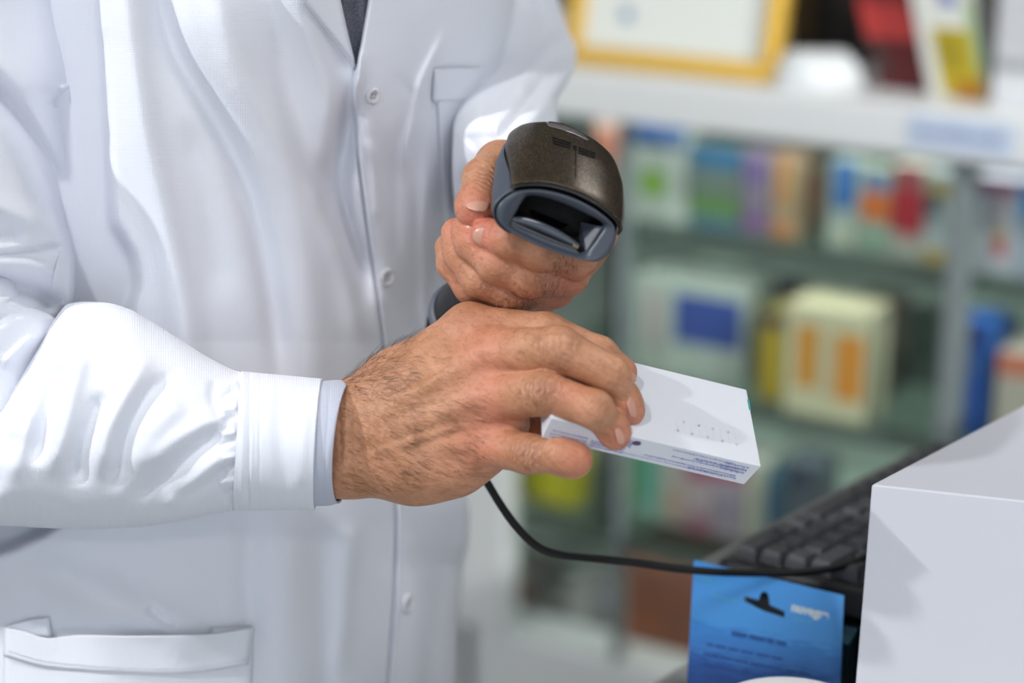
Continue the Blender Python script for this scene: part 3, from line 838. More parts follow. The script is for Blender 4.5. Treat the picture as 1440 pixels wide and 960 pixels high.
# ---- left sleeve
sv = np.linspace(-300, 302, 280)
lR = interp(sv, [(-300, 700), (-120, 752), (0, 786), (40, 799), (75, 811), (95, 808), (118, 797), (142, 784), (165, 784), (224, 780), (262, 742), (302, 692)])
lL = interp(sv, [(-300, 560), (0, 630), (100, 645), (170, 638), (230, 636), (302, 640)])
lD = interp(sv, [(-300, 1.36), (0, 1.32), (70, 1.265), (100, 1.205), (130, 1.15), (160, 1.10), (190, 1.068), (224, 1.062), (260, 1.075), (302, 1.10)])
LS = [
    ('ridge', -.012, 9, [(690, 205), (720, 172), (748, 135), (780, 92), (812, 70)]),
    ('ridge', .008, 11, [(700, 150), (730, 120), (760, 80), (800, 40)]),
    ('ridge', -.006, 12, [(672, 160), (700, 140), (738, 125)]),
    ('ridge', .008, 10, [(700, 215), (735, 185), (765, 150), (790, 115)]),
    ('ridge', -.008, 9, [(668, 0), (672, 60), (682, 90), (690, 110)]),
    ('ridge', .006, 14, [(700, -60), (710, 20), (715, 80)]),
    ('ridge', -.006, 14, [(655, 205), (675, 190), (700, 190)]),
    ('ridge', .004, 12, [(760, -80), (765, 0), (780, 50)]),
    ('ridge', -.005, 12, [(735, -80), (742, 0), (748, 50)]),
]
P_, U_, V_, D_ = loft('v', sv, lL, lR, lD, interp(sv, [(-300, .06), (60, .068), (110, .085), (160, .09), (224, .062), (260, .045), (302, .03)]), LS, 200, 20, tilt=False)
SL3 = lobj('sleeve', P_, U_, V_, D_, M['coat'], COAT)
props(SL3, 'far sleeve reaching forward behind the scanner')

# ---- patches sewn on the trunk
def patch(name, corner_curves, off, m, parent, n1=90, n2=60, thick=.0009, gape=None):
    """four-sided patch: top curve, bottom curve (lists of px points, left to right); lies off metres in front of the cloth"""
    def rs(c, n):
        c = smoothpoly(c, 6) if len(c) > 2 else np.array(c, float); L = np.r_[0, np.cumsum(np.hypot(*np.diff(c, axis=0).T))]
        t = np.linspace(0, L[-1], n); return np.stack([np.interp(t, L, c[:, 0]), np.interp(t, L, c[:, 1])], 1)
    A, B = rs(corner_curves[0], n1), rs(corner_curves[1], n1)
    k = np.linspace(0, 1, n2)[:, None, None]; UV = A[None] * (1 - k) + B[None] * k
    U, V = UV[..., 0], UV[..., 1]; s = np.linspace(0, 1, n1)[None]; kk = np.linspace(0, 1, n2)[:, None]
    edge = np.minimum(np.minimum(s, 1 - s) * n1, (1 - kk) * n2)
    o_ = off * np.clip(.35 + edge / 3, 0, 1)
    if gape is not None: o_ = o_ + gape * (4 * s * (1 - s)) ** .7 * (1 - kk) ** 1.5
    D = torso_D(U, V) - o_
    P = np.stack([(U - CX) / FPX * D, (V - CY) / FPX * D, D], -1)
    ob = mesh_obj(name, cam2world(P.reshape(-1, 3)), grid_faces(n2, n1, False), m, parent); add_weave(ob, UV.reshape(-1, 2) * .0004)
    sm = ob.modifiers.new('thickness', 'SOLIDIFY'); sm.thickness = thick; sm.offset = 0
    return ob
def seam(name, pts, off, parent, r=.00022, dash=3.2, gap=1.8):
    mb = MB(); c = smoothpoly(pts, 8); L = np.r_[0, np.cumsum(np.hypot(*np.diff(c, axis=0).T))]; s = 0
    while s < L[-1]:
        q = [s, min(s + dash, L[-1])]; P = []
        for t in (q[0], (q[0] + q[1]) / 2, q[1]):
            u, v = np.interp(t, L, c[:, 0]), np.interp(t, L, c[:, 1]); d = float(torso_D(np.array([u]), np.array([v]))[0]) - off
            P.append(W(u, v, d))
        mb.tube(P, [r * .6, r, r * .6], 5); s += dash + gap
    o = mb.build(name, M['thread'], parent, True); props(o, kind='stuff'); return o

hp = patch('hip_pocket', ([(6, 884), (35, 890), (67, 899), (111, 895), (194, 896), (297, 893), (356, 884)], [(4, 1250), (180, 1262), (345, 1250)]), .0022, M['coat'], COAT, 110, 110, gape=.006)
bd = patch('pocket_band', ([(6, 882), (35, 888), (67, 897), (111, 893), (194, 894), (297, 891), (357, 882)], [(6, 921), (69, 938), (178, 947), (267, 947), (348, 934)]), .0085, M['coat'], hp, 110, 30, .0012)
seam('stitching', [(12, 915), (69, 930), (178, 939), (267, 939), (346, 927)], .0098, hp)
patch('pocket_corner', ([(8, 882), (38, 872), (69, 868)], [(30, 893), (55, 896), (73, 897)]), .0030, M['coat'], hp, 24, 14)
patch('pocket_corner', ([(297, 884), (325, 882), (355, 881)], [(297, 893), (325, 890), (355, 885)]), .0030, M['coat'], hp, 24, 14)
bp = patch('breast_pocket', ([(613, 99), (640, 97), (676, 98)], [(624, 320), (632, 322), (641, 318)]), .0026, M['coat'], COAT, 50, 120, gape=.002)
patch('pocket_band', ([(611, 98), (640, 96), (677, 97)], [(609, 143), (638, 144), (668, 144)]), .0052, M['coat'], bp, 50, 24, .0010)
for ln in ([(x + 7, y) for x, y in plk[4:12]],):
    seam('stitching', ln, .0012, COAT, r=.00016)
seam('stitching', [(427, 4), (470, 60), (499, 99)], .0010, COAT, r=.00016)

# ---- buttons
def button(px, py, r=.0058, tilt=(0, 0)):
    d = float(torso_D(np.array([px * 1.]), np.array([py * 1.]))[0]); e = 6.
    p0 = W(px, py, d); px1 = W(px + e, py, float(torso_D(np.array([px + e]), np.array([py * 1.]))[0])); py1 = W(px, py + e, float(torso_D(np.array([px * 1.]), np.array([py + e]))[0]))
    n = np.cross(px1 - p0, py1 - p0); n /= np.linalg.norm(n)
    if n @ (np.array([0, 0, CAMZ]) - p0) < 0: n = -n
    a = px1 - p0; a -= n * a.dot(n); a /= np.linalg.norm(a); b = np.cross(n, a)
    prof = [(0, .0012), (.55, .0012), (.62, .0019), (.85, .0021), (1, .0014), (.95, .0002), (0, .0001)]
    vs = []; ns = 28
    for rr, h in prof:
        for k in range(ns):
            t = 2 * math.pi * k / ns; vs.append(p0 + n * h + (a * math.cos(t) + b * math.sin(t)) * r * max(rr, .001))
    fs = grid_faces(len(prof), ns)
    o = mesh_obj('button', vs, fs, M['button'], COAT)
    h = MB()
    for k in range(4):
        t = math.pi / 4 + k * math.pi / 2; c = p0 + n * .00135 + (a * math.cos(t) + b * math.sin(t)) * r * .28
        h.tube([c - n * .0001, c + n * .0001], .0006, 8)
    h.build('thread_holes', M['hole'], o, True)
for b in ((523, 134, .0044), (543, 389, .0052), (573, 848, .0056)): button(*b)

# ---- grey shirt inside the collar opening
def shirt():
    U, V = np.meshgrid(np.linspace(440, 560, 60), np.linspace(-300, 92, 160)); D = torso_D(U, V, False) - .028
    D = D - folds(U, V, [('vridge', .0015, 3, [(508, -400), (509, 0), (507, 150)]), ('ridge', -.002, 6, [(490, -80), (494, 20), (500, 90)]), ('ridge', .002, 7, [(482, -80), (486, 0), (497, 70)])])
    P = np.stack([(U - CX) / FPX * D, (V - CY) / FPX * D, D], -1)
    o = mesh_obj('shirt', cam2world(P.reshape(-1, 3)), grid_faces(160, 60, False), M['shirt'], PERSON); add_weave(o, np.stack([U, V], -1).reshape(-1, 2) * .0004)
    s = o.modifiers.new('thickness', 'SOLIDIFY'); s.thickness = .0012; s.offset = -1
shirt()
# ------------------------------------------------------------------ handheld barcode scanner
def cover_mat():
    m = mat('speckled_black_plastic', (20, 20, 21), .28, spec=.35, coat=0)
    nt = m.node_tree; b = nt.nodes['Principled BSDF']; L = nt.links.new
    b.inputs['Coat Roughness'].default_value = .25
    tc = nt.nodes.new('ShaderNodeTexCoord')
    v = nt.nodes.new('ShaderNodeTexVoronoi'); v.inputs['Scale'].default_value = 3000
    L(tc.outputs['Object'], v.inputs['Vector'])
    r = nt.nodes.new('ShaderNodeMapRange'); r.inputs['From Min'].default_value = .46; r.inputs['From Max'].default_value = .16
    L(v.outputs['Distance'], r.inputs['Value'])
    sep = nt.nodes.new('ShaderNodeSeparateColor'); L(v.outputs['Color'], sep.inputs[0])
    th = nt.nodes.new('ShaderNodeMath'); th.operation = 'GREATER_THAN'; th.inputs[1].default_value = .45; L(sep.outputs[0], th.inputs[0])
    mu = nt.nodes.new('ShaderNodeMath'); mu.operation = 'MULTIPLY'; L(r.outputs[0], mu.inputs[0]); L(th.outputs[0], mu.inputs[1])
    mx = nt.nodes.new('ShaderNodeMix'); mx.data_type = 'RGBA'; mx.inputs[6].default_value = lin((24, 24, 25)); mx.inputs[7].default_value = lin((190, 148, 80))
    L(mu.outputs[0], mx.inputs[0]); L(mx.outputs[2], b.inputs['Base Color'])
    m2 = nt.nodes.new('ShaderNodeMath'); m2.operation = 'MULTIPLY'; m2.inputs[1].default_value = 1.0; L(mu.outputs[0], m2.inputs[0]); L(m2.outputs[0], b.inputs['Metallic'])
    return m
M['cover'] = cover_mat()
M['bezel'] = mat('slate_grey_plastic', (62, 68, 79), .38, spec=.5)
bump(M['bezel'], 1400, .00005, .4)
M['gloss_black'] = mat('gloss_black_plastic', (12, 12, 14), .36, coat=.1)
M['matte_black'] = mat('matte_black', (7, 7, 8), .6, spec=.2)
M['lens'] = mat('lens_bar', (70, 74, 84), .12, coat=.6)
M['lens_red'] = mat('reader_window', (20, 16, 20), .08, coat=1)
M['ring'] = mat('grey_rubber', (88, 94, 106), .5)
M['cable'] = mat('black_rubber_cable', (9, 9, 10), .5, spec=.3)

SCAN = empty('barcode_scanner', W(764, 300, .96), 'black and slate-grey handheld scanner with gold-speckled top and trailing cable', 'barcode scanner')
def ad(o): return adopt(o, SCAN)

# front face plane through the bezel, facing down and towards the viewer
FC = C(782, 318, .905)
nF = Fw * .93 - Up * -.37; nF /= np.linalg.norm(nF)         # bezel leans back a little
def on_face(px, py, push=0.0):
    r = np.array([(px - CX) / FPX, (py - CY) / FPX, 1.0]); t = (FC @ nF) / (r @ nF); return r * t - nF * push
outer_px = [(722, 270), (733, 267.5), (746, 266.3), (760, 266.5), (774, 268.5), (790, 272.5), (806, 278), (822, 285.5), (838, 294.5), (852, 305), (862, 315), (866, 326), (865, 340), (860, 352), (851, 362), (840, 367.3),
            (827, 367), (813, 363.5), (796, 359.5), (776, 353), (756, 345), (737, 336.5), (720, 327.5), (707, 318.5), (699, 308), (697.5, 297), (701, 287), (710, 277.5)]
outer = np.array([on_face(*p) for p in smoothpoly(outer_px + [outer_px[0]], 3)[:-1]])
NO = len(outer)
cen = outer.mean(0)
def basis(p): d = p - cen; return np.stack([d @ Rx, d @ Up, d @ Fw], -1)
ob = basis(outer)
# body rings running back from the face
prof = [(0, 1.0, 1.0, 0), (.004, 1.02, 1.03, 0), (.012, 1.035, 1.06, .0010), (.022, 1.04, 1.08, .0022), (.034, 1.03, 1.08, .0036), (.046, .97, 1.04, .0045), (.056, .875, .98, .0050), (.064, .74, .88, .0035), (.070, .57, .72, .0010), (.0735, .36, .44, -.003), (.0745, .02, .02, -.005)]
PS = [p[0] for p in prof]
def body_pt(k, s, grow=0.0):
    """k: place round the outline (may be fractional), s: metres back from the face"""
    wr = interp(s, [(p[0], p[1]) for p in prof]); hr = interp(s, [(p[0], p[2]) for p in prof]); lift = interp(s, [(p[0], p[3]) for p in prof])
    i = int(math.floor(k)) % NO; f = k - math.floor(k); a = ob[i] * (1 - f) + ob[(i + 1) % NO] * f
    x, u, w = a
    top = 1 if u > 0 else 0
    uu = u * hr + lift
    q = np.array([x * wr, uu, 0.0])
    dirn = np.array([x, u * 1.6, 0]); dirn /= np.linalg.norm(dirn) + 1e-9
    q = q + dirn * grow
    return cen + Rx * q[0] + Up * q[1] + Fw * (w * (1 - s / .076) - s)
ss = np.r_[np.linspace(0, .064, 26), np.linspace(.066, .0743, 9)]
P = np.array([[body_pt(k, s) for k in range(NO)] for s in ss])
nr, nc = P.shape[:2]
fs = grid_faces(nr, nc) + [tuple((nr - 1) * nc + j for j in range(nc))]
body = ad(mesh_obj('housing', cam2world(P.reshape(-1, 3)), fs, M['gloss_black']))
# slate side panels hug the front half of the housing sides
def shell(name, k0, k1, s0, s1, m, grow, thick, parent=SCAN, nk=40, ns=26, k0f=None, k1f=None, offset=1):
    pts = []
    for i in range(ns):
        t = i / (ns - 1)
        a = k0f(t) if k0f else k0; b = k1f(t) if k1f else k1
        for j in range(nk):
            w = j / (nk - 1); k = a + (b - a) * w
            e = min(w, 1 - w) * nk; g = grow * min(1, .25 + e / 2.5)
            sA = s0(w) if callable(s0) else s0; sB = s1(w) if callable(s1) else s1
            pts.append(body_pt(k, sA + (sB - sA) * t, g))
    o = mesh_obj(name, cam2world(np.array(pts)), grid_faces(ns, nk, False), m)
    sm = o.modifiers.new('thickness', 'SOLIDIFY'); sm.thickness = thick; sm.offset = offset
    return ad(o)
def kof(px, py):
    """index round the outline nearest to an image point on the face"""
    p = on_face(px, py); return int(np.argmin(((outer - p) ** 2).sum(1)))
kL, kR = kof(727, 269), kof(866, 325)
kBL = kof(699, 308)
kR2 = kof(862, 350)
# top cover, a little proud of the housing, black lip along its front edge
def wrap(k0, k1): return (k0, k1 + NO) if k1 < k0 else (k0, k1)
a0, a1 = wrap(kL, kR)
lipf = lambda t: a0 + .4 - 5.0 * max(0, t - .25)
cover = shell('top_cover', a0, a1, .0026, .0728, M['cover'], .0016, .0012, nk=70, ns=54, k0f=lambda t: a0 - .5 - 5.5 * sstep(.0, .9, t), k1f=lambda t: a1 + 1 + 6 * sstep(.1, .7, t))
# faces of the shells must look outwards whichever way the outline runs
lip = shell('cover_lip', a0 - .5, a1 + 1, .0008, .0034, M['gloss_black'], .0011, .0010, nk=70, ns=5)
b0, b1 = wrap(kBL - 6, kL)
side = shell('side_panel', b0, a0 if a0 > b0 else a0 + NO, .0, .050, M['bezel'], .0007, .0006, nk=30, ns=26,
             k1f=lambda t: (a0 if a0 > b0 else a0 + NO) - .5 - 5.5 * sstep(.0, .72, t * .72), k0f=lambda t: b0 + (a0 + NO - b0 - 7.5) * sstep(-.1, 1.05, t))

# bezel: outline -> rounded rim -> opening -> funnel
open_px = [(739.5, 276), (748, 274.5), (765, 277), (785, 283), (805, 291), (825, 300.5), (842, 309), (851.5, 316), (851, 322), (843, 334), (834, 347), (827, 356), (820, 359.5), (805, 357), (785, 350.5), (762, 341.5), (740, 331), (724, 322), (717.5, 317), (718.5, 311), (725, 299), (732, 286.5)]
opn = smoothpoly(open_px + [open_px[0]], 4)[:-1]
def resample(c, n, start):
    c = np.vstack([c, c[:1]]); L = np.r_[0, np.cumsum(np.linalg.norm(np.diff(c, axis=0), axis=1))]; t = (np.linspace(0, L[-1], n, endpoint=False) + start) % L[-1]
    return np.stack([np.interp(t, L, c[:, i]) for i in range(c.shape[1])], 1)
NB = 120
oc = resample(outer, NB, 0); ic = resample(np.array([on_face(*p) for p in opn]), NB, 0)
ang = lambda c: np.unwrap(np.arctan2((c - cen) @ Up, (c - cen) @ Rx))
# align by angle
def byangle(c, n=NB):
    a = np.arctan2((c - cen) @ Up / .42, (c - cen) @ Rx); o_ = np.argsort(a); a = a[o_]; c = c[o_]
    t = np.linspace(-np.pi, np.pi, n, endpoint=False); aa = np.r_[a - 2 * np.pi, a, a + 2 * np.pi]; cc = np.vstack([c, c, c])
    return np.stack([np.interp(t, aa, cc[:, i]) for i in range(3)], 1)
OC = byangle(resample(outer, 600, 0)); IC = byangle(resample(np.array([on_face(*p) for p in opn]), 600, 0))
icen = IC.mean(0)
rings = [OC + 0 * nF - nF * .0008, OC * .97 + IC * .03 + nF * .0009, OC * .85 + IC * .15 + nF * .0017, OC * .6 + IC * .4 + nF * .0014, OC * .3 + IC * .7 + nF * .0004, IC + nF * -.0003, IC * .985 + icen * .015 - nF * .0014, IC * .96 + icen * .04 - nF * .0045]
bz = ad(mesh_obj('bezel', cam2world(np.concatenate(rings)), grid_faces(len(rings), NB), M['bezel']))
cav = [IC * .96 + icen * .04 - nF * .0045, IC * .84 + icen * .16 - Fw * .0125, IC * .80 + icen * .20 - Fw * .0150, IC * .02 + icen * .98 - Fw * .0155]
cv = ad(mesh_obj('window_recess', cam2world(np.concatenate(cav)), grid_faces(len(cav), NB), M['matte_black']))
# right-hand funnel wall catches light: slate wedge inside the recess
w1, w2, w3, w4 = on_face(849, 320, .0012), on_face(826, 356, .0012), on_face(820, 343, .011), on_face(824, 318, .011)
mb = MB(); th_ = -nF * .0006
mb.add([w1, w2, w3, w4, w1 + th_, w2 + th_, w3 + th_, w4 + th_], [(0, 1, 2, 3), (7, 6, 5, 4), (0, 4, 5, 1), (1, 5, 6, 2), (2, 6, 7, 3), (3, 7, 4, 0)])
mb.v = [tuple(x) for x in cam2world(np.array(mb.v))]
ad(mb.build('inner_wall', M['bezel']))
# convex lens bar and the reader slot beneath it
def bar(name, path_top, path_bot, bulge, m, push):
    A = smoothpoly(path_top, 6); B = smoothpoly(path_bot, 6); n = 40
    rs = lambda c: np.stack([np.interp(np.linspace(0, 1, n), np.linspace(0, 1, len(c)), c[:, i]) for i in (0, 1)], 1)
    A, B = rs(A), rs(B); pts = []; m_ = 12
    for i in range(m_):
        w = i / (m_ - 1)
        for j in range(n):
            q = A[j] * (1 - w) + B[j] * w; e = math.sin(math.pi * w) ** .6 * math.sin(math.pi * (j + .5) / n) ** .3
            pts.append(on_face(q[0], q[1], push - bulge * e))
    o = mesh_obj(name, cam2world(np.array(pts)), grid_faces(m_, n, False), m); sm = o.modifiers.new('thickness', 'SOLIDIFY'); sm.thickness = .0008; sm.offset = -1
    return ad(o)
bar('lens_bar', [(722, 308.5), (745, 310), (775, 321), (800, 335), (817, 348)], [(720, 312.5), (742, 319), (770, 330), (797, 342), (815, 349.5)], .0011, M['lens'], .0045)
bar('reader_slot', [(719, 313.5), (742, 322), (770, 334), (797, 345), (815, 351)], [(718, 317), (740, 327.5), (768, 339), (795, 349), (812, 354)], .0002, M['lens_red'], .0040)
bar('lower_ledge', [(718, 317), (740, 327.5), (768, 339), (795, 349), (812, 354)], [(721, 321), (741, 331.5), (766, 343), (792, 353), (818, 359.5)], .0003, M['bezel'], .0025)
g = MB()
for k in range(3):
    g.tube([on_face(809 + k * 2.6, 344.5 + k * 1.4, .0028), on_face(808 + k * 2.6, 347.8 + k * 1.4, .0028)], .00035, 6)
g.v = [tuple(x) for x in cam2world(np.array(g.v))]; ad(g.build('contact_marks', mat('brass_pins', (170, 150, 100), .4, .6)))

# marks on the cover: vent lines, thin vertical mark, little dot mark; laid on its surface
bpy.context.view_layer.update()
dg = bpy.context.evaluated_depsgraph_get(); ev = cover.evaluated_get(dg); me_ = ev.to_mesh()
bvh = BVHTree.FromPolygons([cover.matrix_world @ v.co for v in me_.vertices], [tuple(p.vertices) for p in me_.polygons])
def on_cover(px, py, off=.00012):
    o, r = ray(px, py); h = bvh.ray_cast(Vector(o), Vector(r).normalized())
    if h[0] is None: return W(px, py, .9)
    n = h[1] if h[1].dot(Vector(r)) < 0 else -h[1]
    return np.array(h[0] + n * off)
def strip(mb, a, b, w, n=14):
    a = np.array(a, float); b = np.array(b, float); d = b - a; d /= np.linalg.norm(d); s = np.array([-d[1], d[0]]) * w / 2
    vs = []
    for i in range(n):
        p = a + (b - a) * i / (n - 1); vs += [on_cover(*(p - s)), on_cover(*(p + s))]
    mb.add(vs, [(2 * i, 2 * i + 1, 2 * i + 3, 2 * i + 2) for i in range(n - 1)])
mk = MB()
def q(x, y): return (680 + x / 4.365, 160 + y / 4.365)
for k in range(3):
    strip(mk, q(424, 148 + 16 * k), q(537 - 2 * k, 182 + 15 * k), 2.0)
    strip(mk, q(581, 208 + 15 * k), q(684, 244 + 14 * k), 2.0)
strip(mk, q(565, 214), q(565, 395), 1.0)
strip(mk, q(549, 198), q(572, 206), 2.2, 5); strip(mk, q(556, 206), q(556, 224), 2.0, 5); strip(mk, q(568, 204), q(568, 226), 1.6, 5)
mo = ad(mk.build('vent_slots', M['matte_black']))
sm = mo.modifiers.new('thickness', 'SOLIDIFY'); sm.thickness = .0002; sm.offset = 0
# glossy indicator window near the back of the cover
vs = []
rowA = [q(385, 62), (772, 172.5), (786, 174.5), (800, 179), (815, 186.5), q(648, 165)]
rowB = [q(400, 80), (775, 179.5), (787, 182.5), (799, 187), (811, 191.5), q(632, 168)]
A, B = smoothpoly(rowA, 5), smoothpoly(rowB, 5)
for a, b in zip(A, B):
    for w in np.linspace(0, 1, 5): vs.append(on_cover(*(a * (1 - w) + b * w), .0004))
o = mesh_obj('indicator_window', vs, grid_faces(len(A), 5, False), mat('smoked_window', (96, 92, 90), .1, coat=1)); sm = o.modifiers.new('thickness', 'SOLIDIFY'); sm.thickness = .0006; sm.offset = 0; ad(o)

# handle
def hpt(t, a, rx, rq, off=0): return S0 + H * t + Rx * rx * math.cos(a) + Qf * (rq * math.sin(a) + off)
hp_ = [(-.012, .0150, .0185), (.01, .0145, .0165), (.03, .0138, .0150), (.055, .0136, .0150), (.078, .0140, .0160), (.094, .0148, .0172), (.104, .0150, .0176)]
tt = np.linspace(-.012, .104, 40); n = 40
pts = [hpt(t, 2 * math.pi * k / n, float(interp(t, [(a, b) for a, b, c in hp_])), float(interp(t, [(a, c) for a, b, c in hp_]))) for t in tt for k in range(n)]
ad(mesh_obj('handle', cam2world(np.array(pts)), grid_faces(40, n) + [tuple(range(n)), tuple(39 * n + k for k in range(n))], M['gloss_black']))
pts = []; rp = [(.1025, .0150), (.103, .0162), (.1055, .0166), (.1085, .0160), (.110, .0125), (.1105, .003)]
for t, r in rp:
    for k in range(n): pts.append(hpt(t, 2 * math.pi * k / n, r, r * 1.15))
ad(mesh_obj('handle_end_ring', cam2world(np.array(pts)), grid_faces(len(rp), n), M['ring']))
# trigger under the head
mb = MB(); tp = [S0 + H * t + Qf * o_ for t, o_ in ((.0, .0155), (.008, .0185), (.016, .0185), (.022, .0150))]
mb.tube([p for p in smoothpoly(tp, 5)], .0045, 12); mb.v = [tuple(x) for x in cam2world(np.array(mb.v))]; ad(mb.build('trigger', M['matte_black'], None, True))
# strain relief and cable
e0 = S0 + H * .107
sr = smoothpoly([e0 + Qf * -.002, e0 + H * .010 + np.array([-.003, .003, 0]), C(612, 445, 1.055), C(606, 462, 1.062)], 6)
mb = MB(); mb.tube(list(cam2world(sr)), list(np.linspace(.0048, .0030, len(sr))), 16); ad(mb.build('strain_relief', M['cable'], None, True))
cb = smoothpoly([C(608, 452, 1.055), C(606, 480, 1.05), C(612, 530, 1.035), C(632, 590, 1.025), (C(660, 640, 1.02)), C(686, 680, 1.02), C(703, 708, 1.02), C(724, 738, 1.02), C(745, 760, 1.022), C(765, 773, 1.025), C(795, 781, 1.03), C(845, 786, 1.04), C(900, 792, 1.045), C(950, 799, 1.05), C(1000, 803.5, 1.055), C(1060, 805.5, 1.065), C(1120, 805, 1.072), C(1165, 800, 1.08), C(1200, 790, 1.088), C(1240, 772, 1.095), C(1290, 750, 1.11)], 8)
mb = MB(); mb.tube(list(cam2world(cb)), .0021, 12); ad(mb.build('cable', M['cable'], None, True))
# ------------------------------------------------------------------ medicine carton in the hand
M['card'] = mat('white_card', (216, 218, 226), .45, spec=.35, coat=.1)
M['card_in'] = mat('raw_card', (205, 205, 205), .8)
M['ink'] = mat('violet_blue_ink', (136, 141, 196), .6)
M['ink_dot'] = mat('purple_ink', (86, 66, 104), .6)
M['teal_ink'] = mat('teal_ink', (36, 150, 160), .5)
M['emboss'] = mat('pale_grey_varnish', (213, 215, 223), .45)
Cc, Dd = C(1070.5, 655.5, .930), C(775, 587, .903)
e1 = Dd - Cc; Ac = None
Bc = C(1050, 547.5, .9765)
e2 = Bc - Cc; L1, L2 = np.linalg.norm(e1), np.linalg.norm(e2)
nn = np.cross(e1, e2); nn /= np.linalg.norm(nn)
if nn[1] < 0: nn = -nn                     # out of the underside
TH = .0125
Bx = Cc + e2; Ax = Bx + e1
mc = MB()
def q3(a, b, h): return Cc + e1 * a + e2 * b + nn * h
NC = [q3(0, 0, 0), q3(1, 0, 0), q3(1, 1, 0), q3(0, 1, 0)]
lowC = [q3(0, 0, TH) + np.array([-.0030, -.0004, 0]), q3(1, 0, TH), q3(1, 1, TH), q3(0, 1, TH)]
bm_v = [cam2world(p) for p in lowC + NC]
MED = MB(); MED.add(bm_v, [(3, 2, 1, 0), (4, 5, 6, 7), (0, 1, 5, 4), (1, 2, 6, 5), (2, 3, 7, 6), (3, 0, 4, 7)])
med = MED.build('medicine_carton', M['card'], None, False, bevel=.0005, seg=3)
props(med, 'small white carton with violet print along its edge, held in the near hand', 'medicine box')
# flap seam on the end and tuck flap
def sub(name, quads, m, parent=med, thick=.00012):
    mb = MB()
    for qd in quads:
        mb.add([cam2world(p) for p in qd], [tuple(range(len(qd)))])
    o = mb.build(name, m, parent); s = o.modifiers.new('thickness', 'SOLIDIFY'); s.thickness = thick; s.offset = 0; return o
fr = lambda a, h: Cc * (1 - 0) + e1 * a + (lowC[0] - NC[0]) * (h * (1 - a)) + (lowC[1] - NC[1]) * (h * a) + np.cross(nn, e1 / L1) * 0
outn = -e2 / L2 * .00015
def dash_rows(a0, a1, hs, hgt, seedn, dens=.82, word=(.006, .016)):
    r = np.random.default_rng(seedn); Q = []
    for h in hs:
        a = a0
        while a < a1:
            w = r.uniform(*word) * .55
            # each word is a run of letter-like strokes
            x = a
            while x < min(a + w, a1):
                lw = r.uniform(.0022, .0050); hh = hgt * r.choice([.62, .62, 1.0]); y0 = h + (0 if r.random() < .6 else hgt * .2)
                Q.append([fr(x, y0) + outn, fr(x + lw * .75, y0) + outn, fr(x + lw * .75, y0 + hh) + outn, fr(x, y0 + hh) + outn]); x += lw
            a += w + r.uniform(.003, .006)
    return Q
Q = dash_rows(.045, .30, [.30], .10, 1) + dash_rows(.08, .40, [.44], .06, 2) + dash_rows(.045, .16, [.16, .30, .44], .09, 3) + dash_rows(.07, .52, [.66], .055, 4) + dash_rows(.20, .62, [.80], .03, 5) \
    + dash_rows(.06, .30, [.76], .09, 6) + dash_rows(.12, .42, [.14], .05, 12) + dash_rows(.60, .73, [.20, .32, .44], .085, 7) + dash_rows(.62, .78, [.58, .68, .80], .07, 8) + dash_rows(.80, .97, [.52, .68, .80], .05, 9)
sub('printed_text', Q, M['ink'])
ctr = fr(.585, .25) + outn; da = e1 / L1; db = (lowC[0] - NC[0]); db = db / np.linalg.norm(db)
sub('printed_dot', [[ctr + da * .0021 * math.cos(t) + db * .0014 * math.sin(t) for t in np.linspace(0, 2 * math.pi, 20, endpoint=False)]], M['ink_dot'])
tn = -nn * .00004
sub('teal_mark', [[q3(-.0005, .72, -.0001) + tn, q3(.008, .72, -.0001) + tn, q3(.008, .86, -.0001) + tn, q3(-.0005, .86, -.0001) + tn],
                  [q3(0, .72, 0) + e1 / L1 * -.0002, q3(0, .86, 0) + e1 / L1 * -.0002, q3(0, .86, .0035) + e1 / L1 * -.0002, q3(0, .72, .0035) + e1 / L1 * -.0002]], M['teal_ink'])
# pale raised lettering strokes on the top, faint
Q = []; r = np.random.default_rng(11); x = .10
for k in range(9):
    w = r.uniform(.020, .032)
    Q.append([q3(x, .20, 0) + tn, q3(x + w * .35, .20, 0) + tn, q3(x + w * .35, .36, 0) + tn, q3(x, .36, 0) + tn])
    if k % 2: Q.append([q3(x, .33, 0) + tn, q3(x + w * .8, .33, 0) + tn, q3(x + w * .8, .36, 0) + tn, q3(x, .36, 0) + tn])
    else: Q.append([q3(x, .20, 0) + tn, q3(x + w * .8, .20, 0) + tn, q3(x + w * .8, .23, 0) + tn, q3(x, .23, 0) + tn])
    x += w + .012
sub('raised_lettering', Q, M['emboss'], thick=.00004)
0 and sub('end_flap', [[q3(-.0015, .02, .0008), q3(-.0015, .97, .0008), q3(-.0008, .97, TH * .9), q3(-.0008, .05, TH * .9)]], M['card'], thick=.0006)

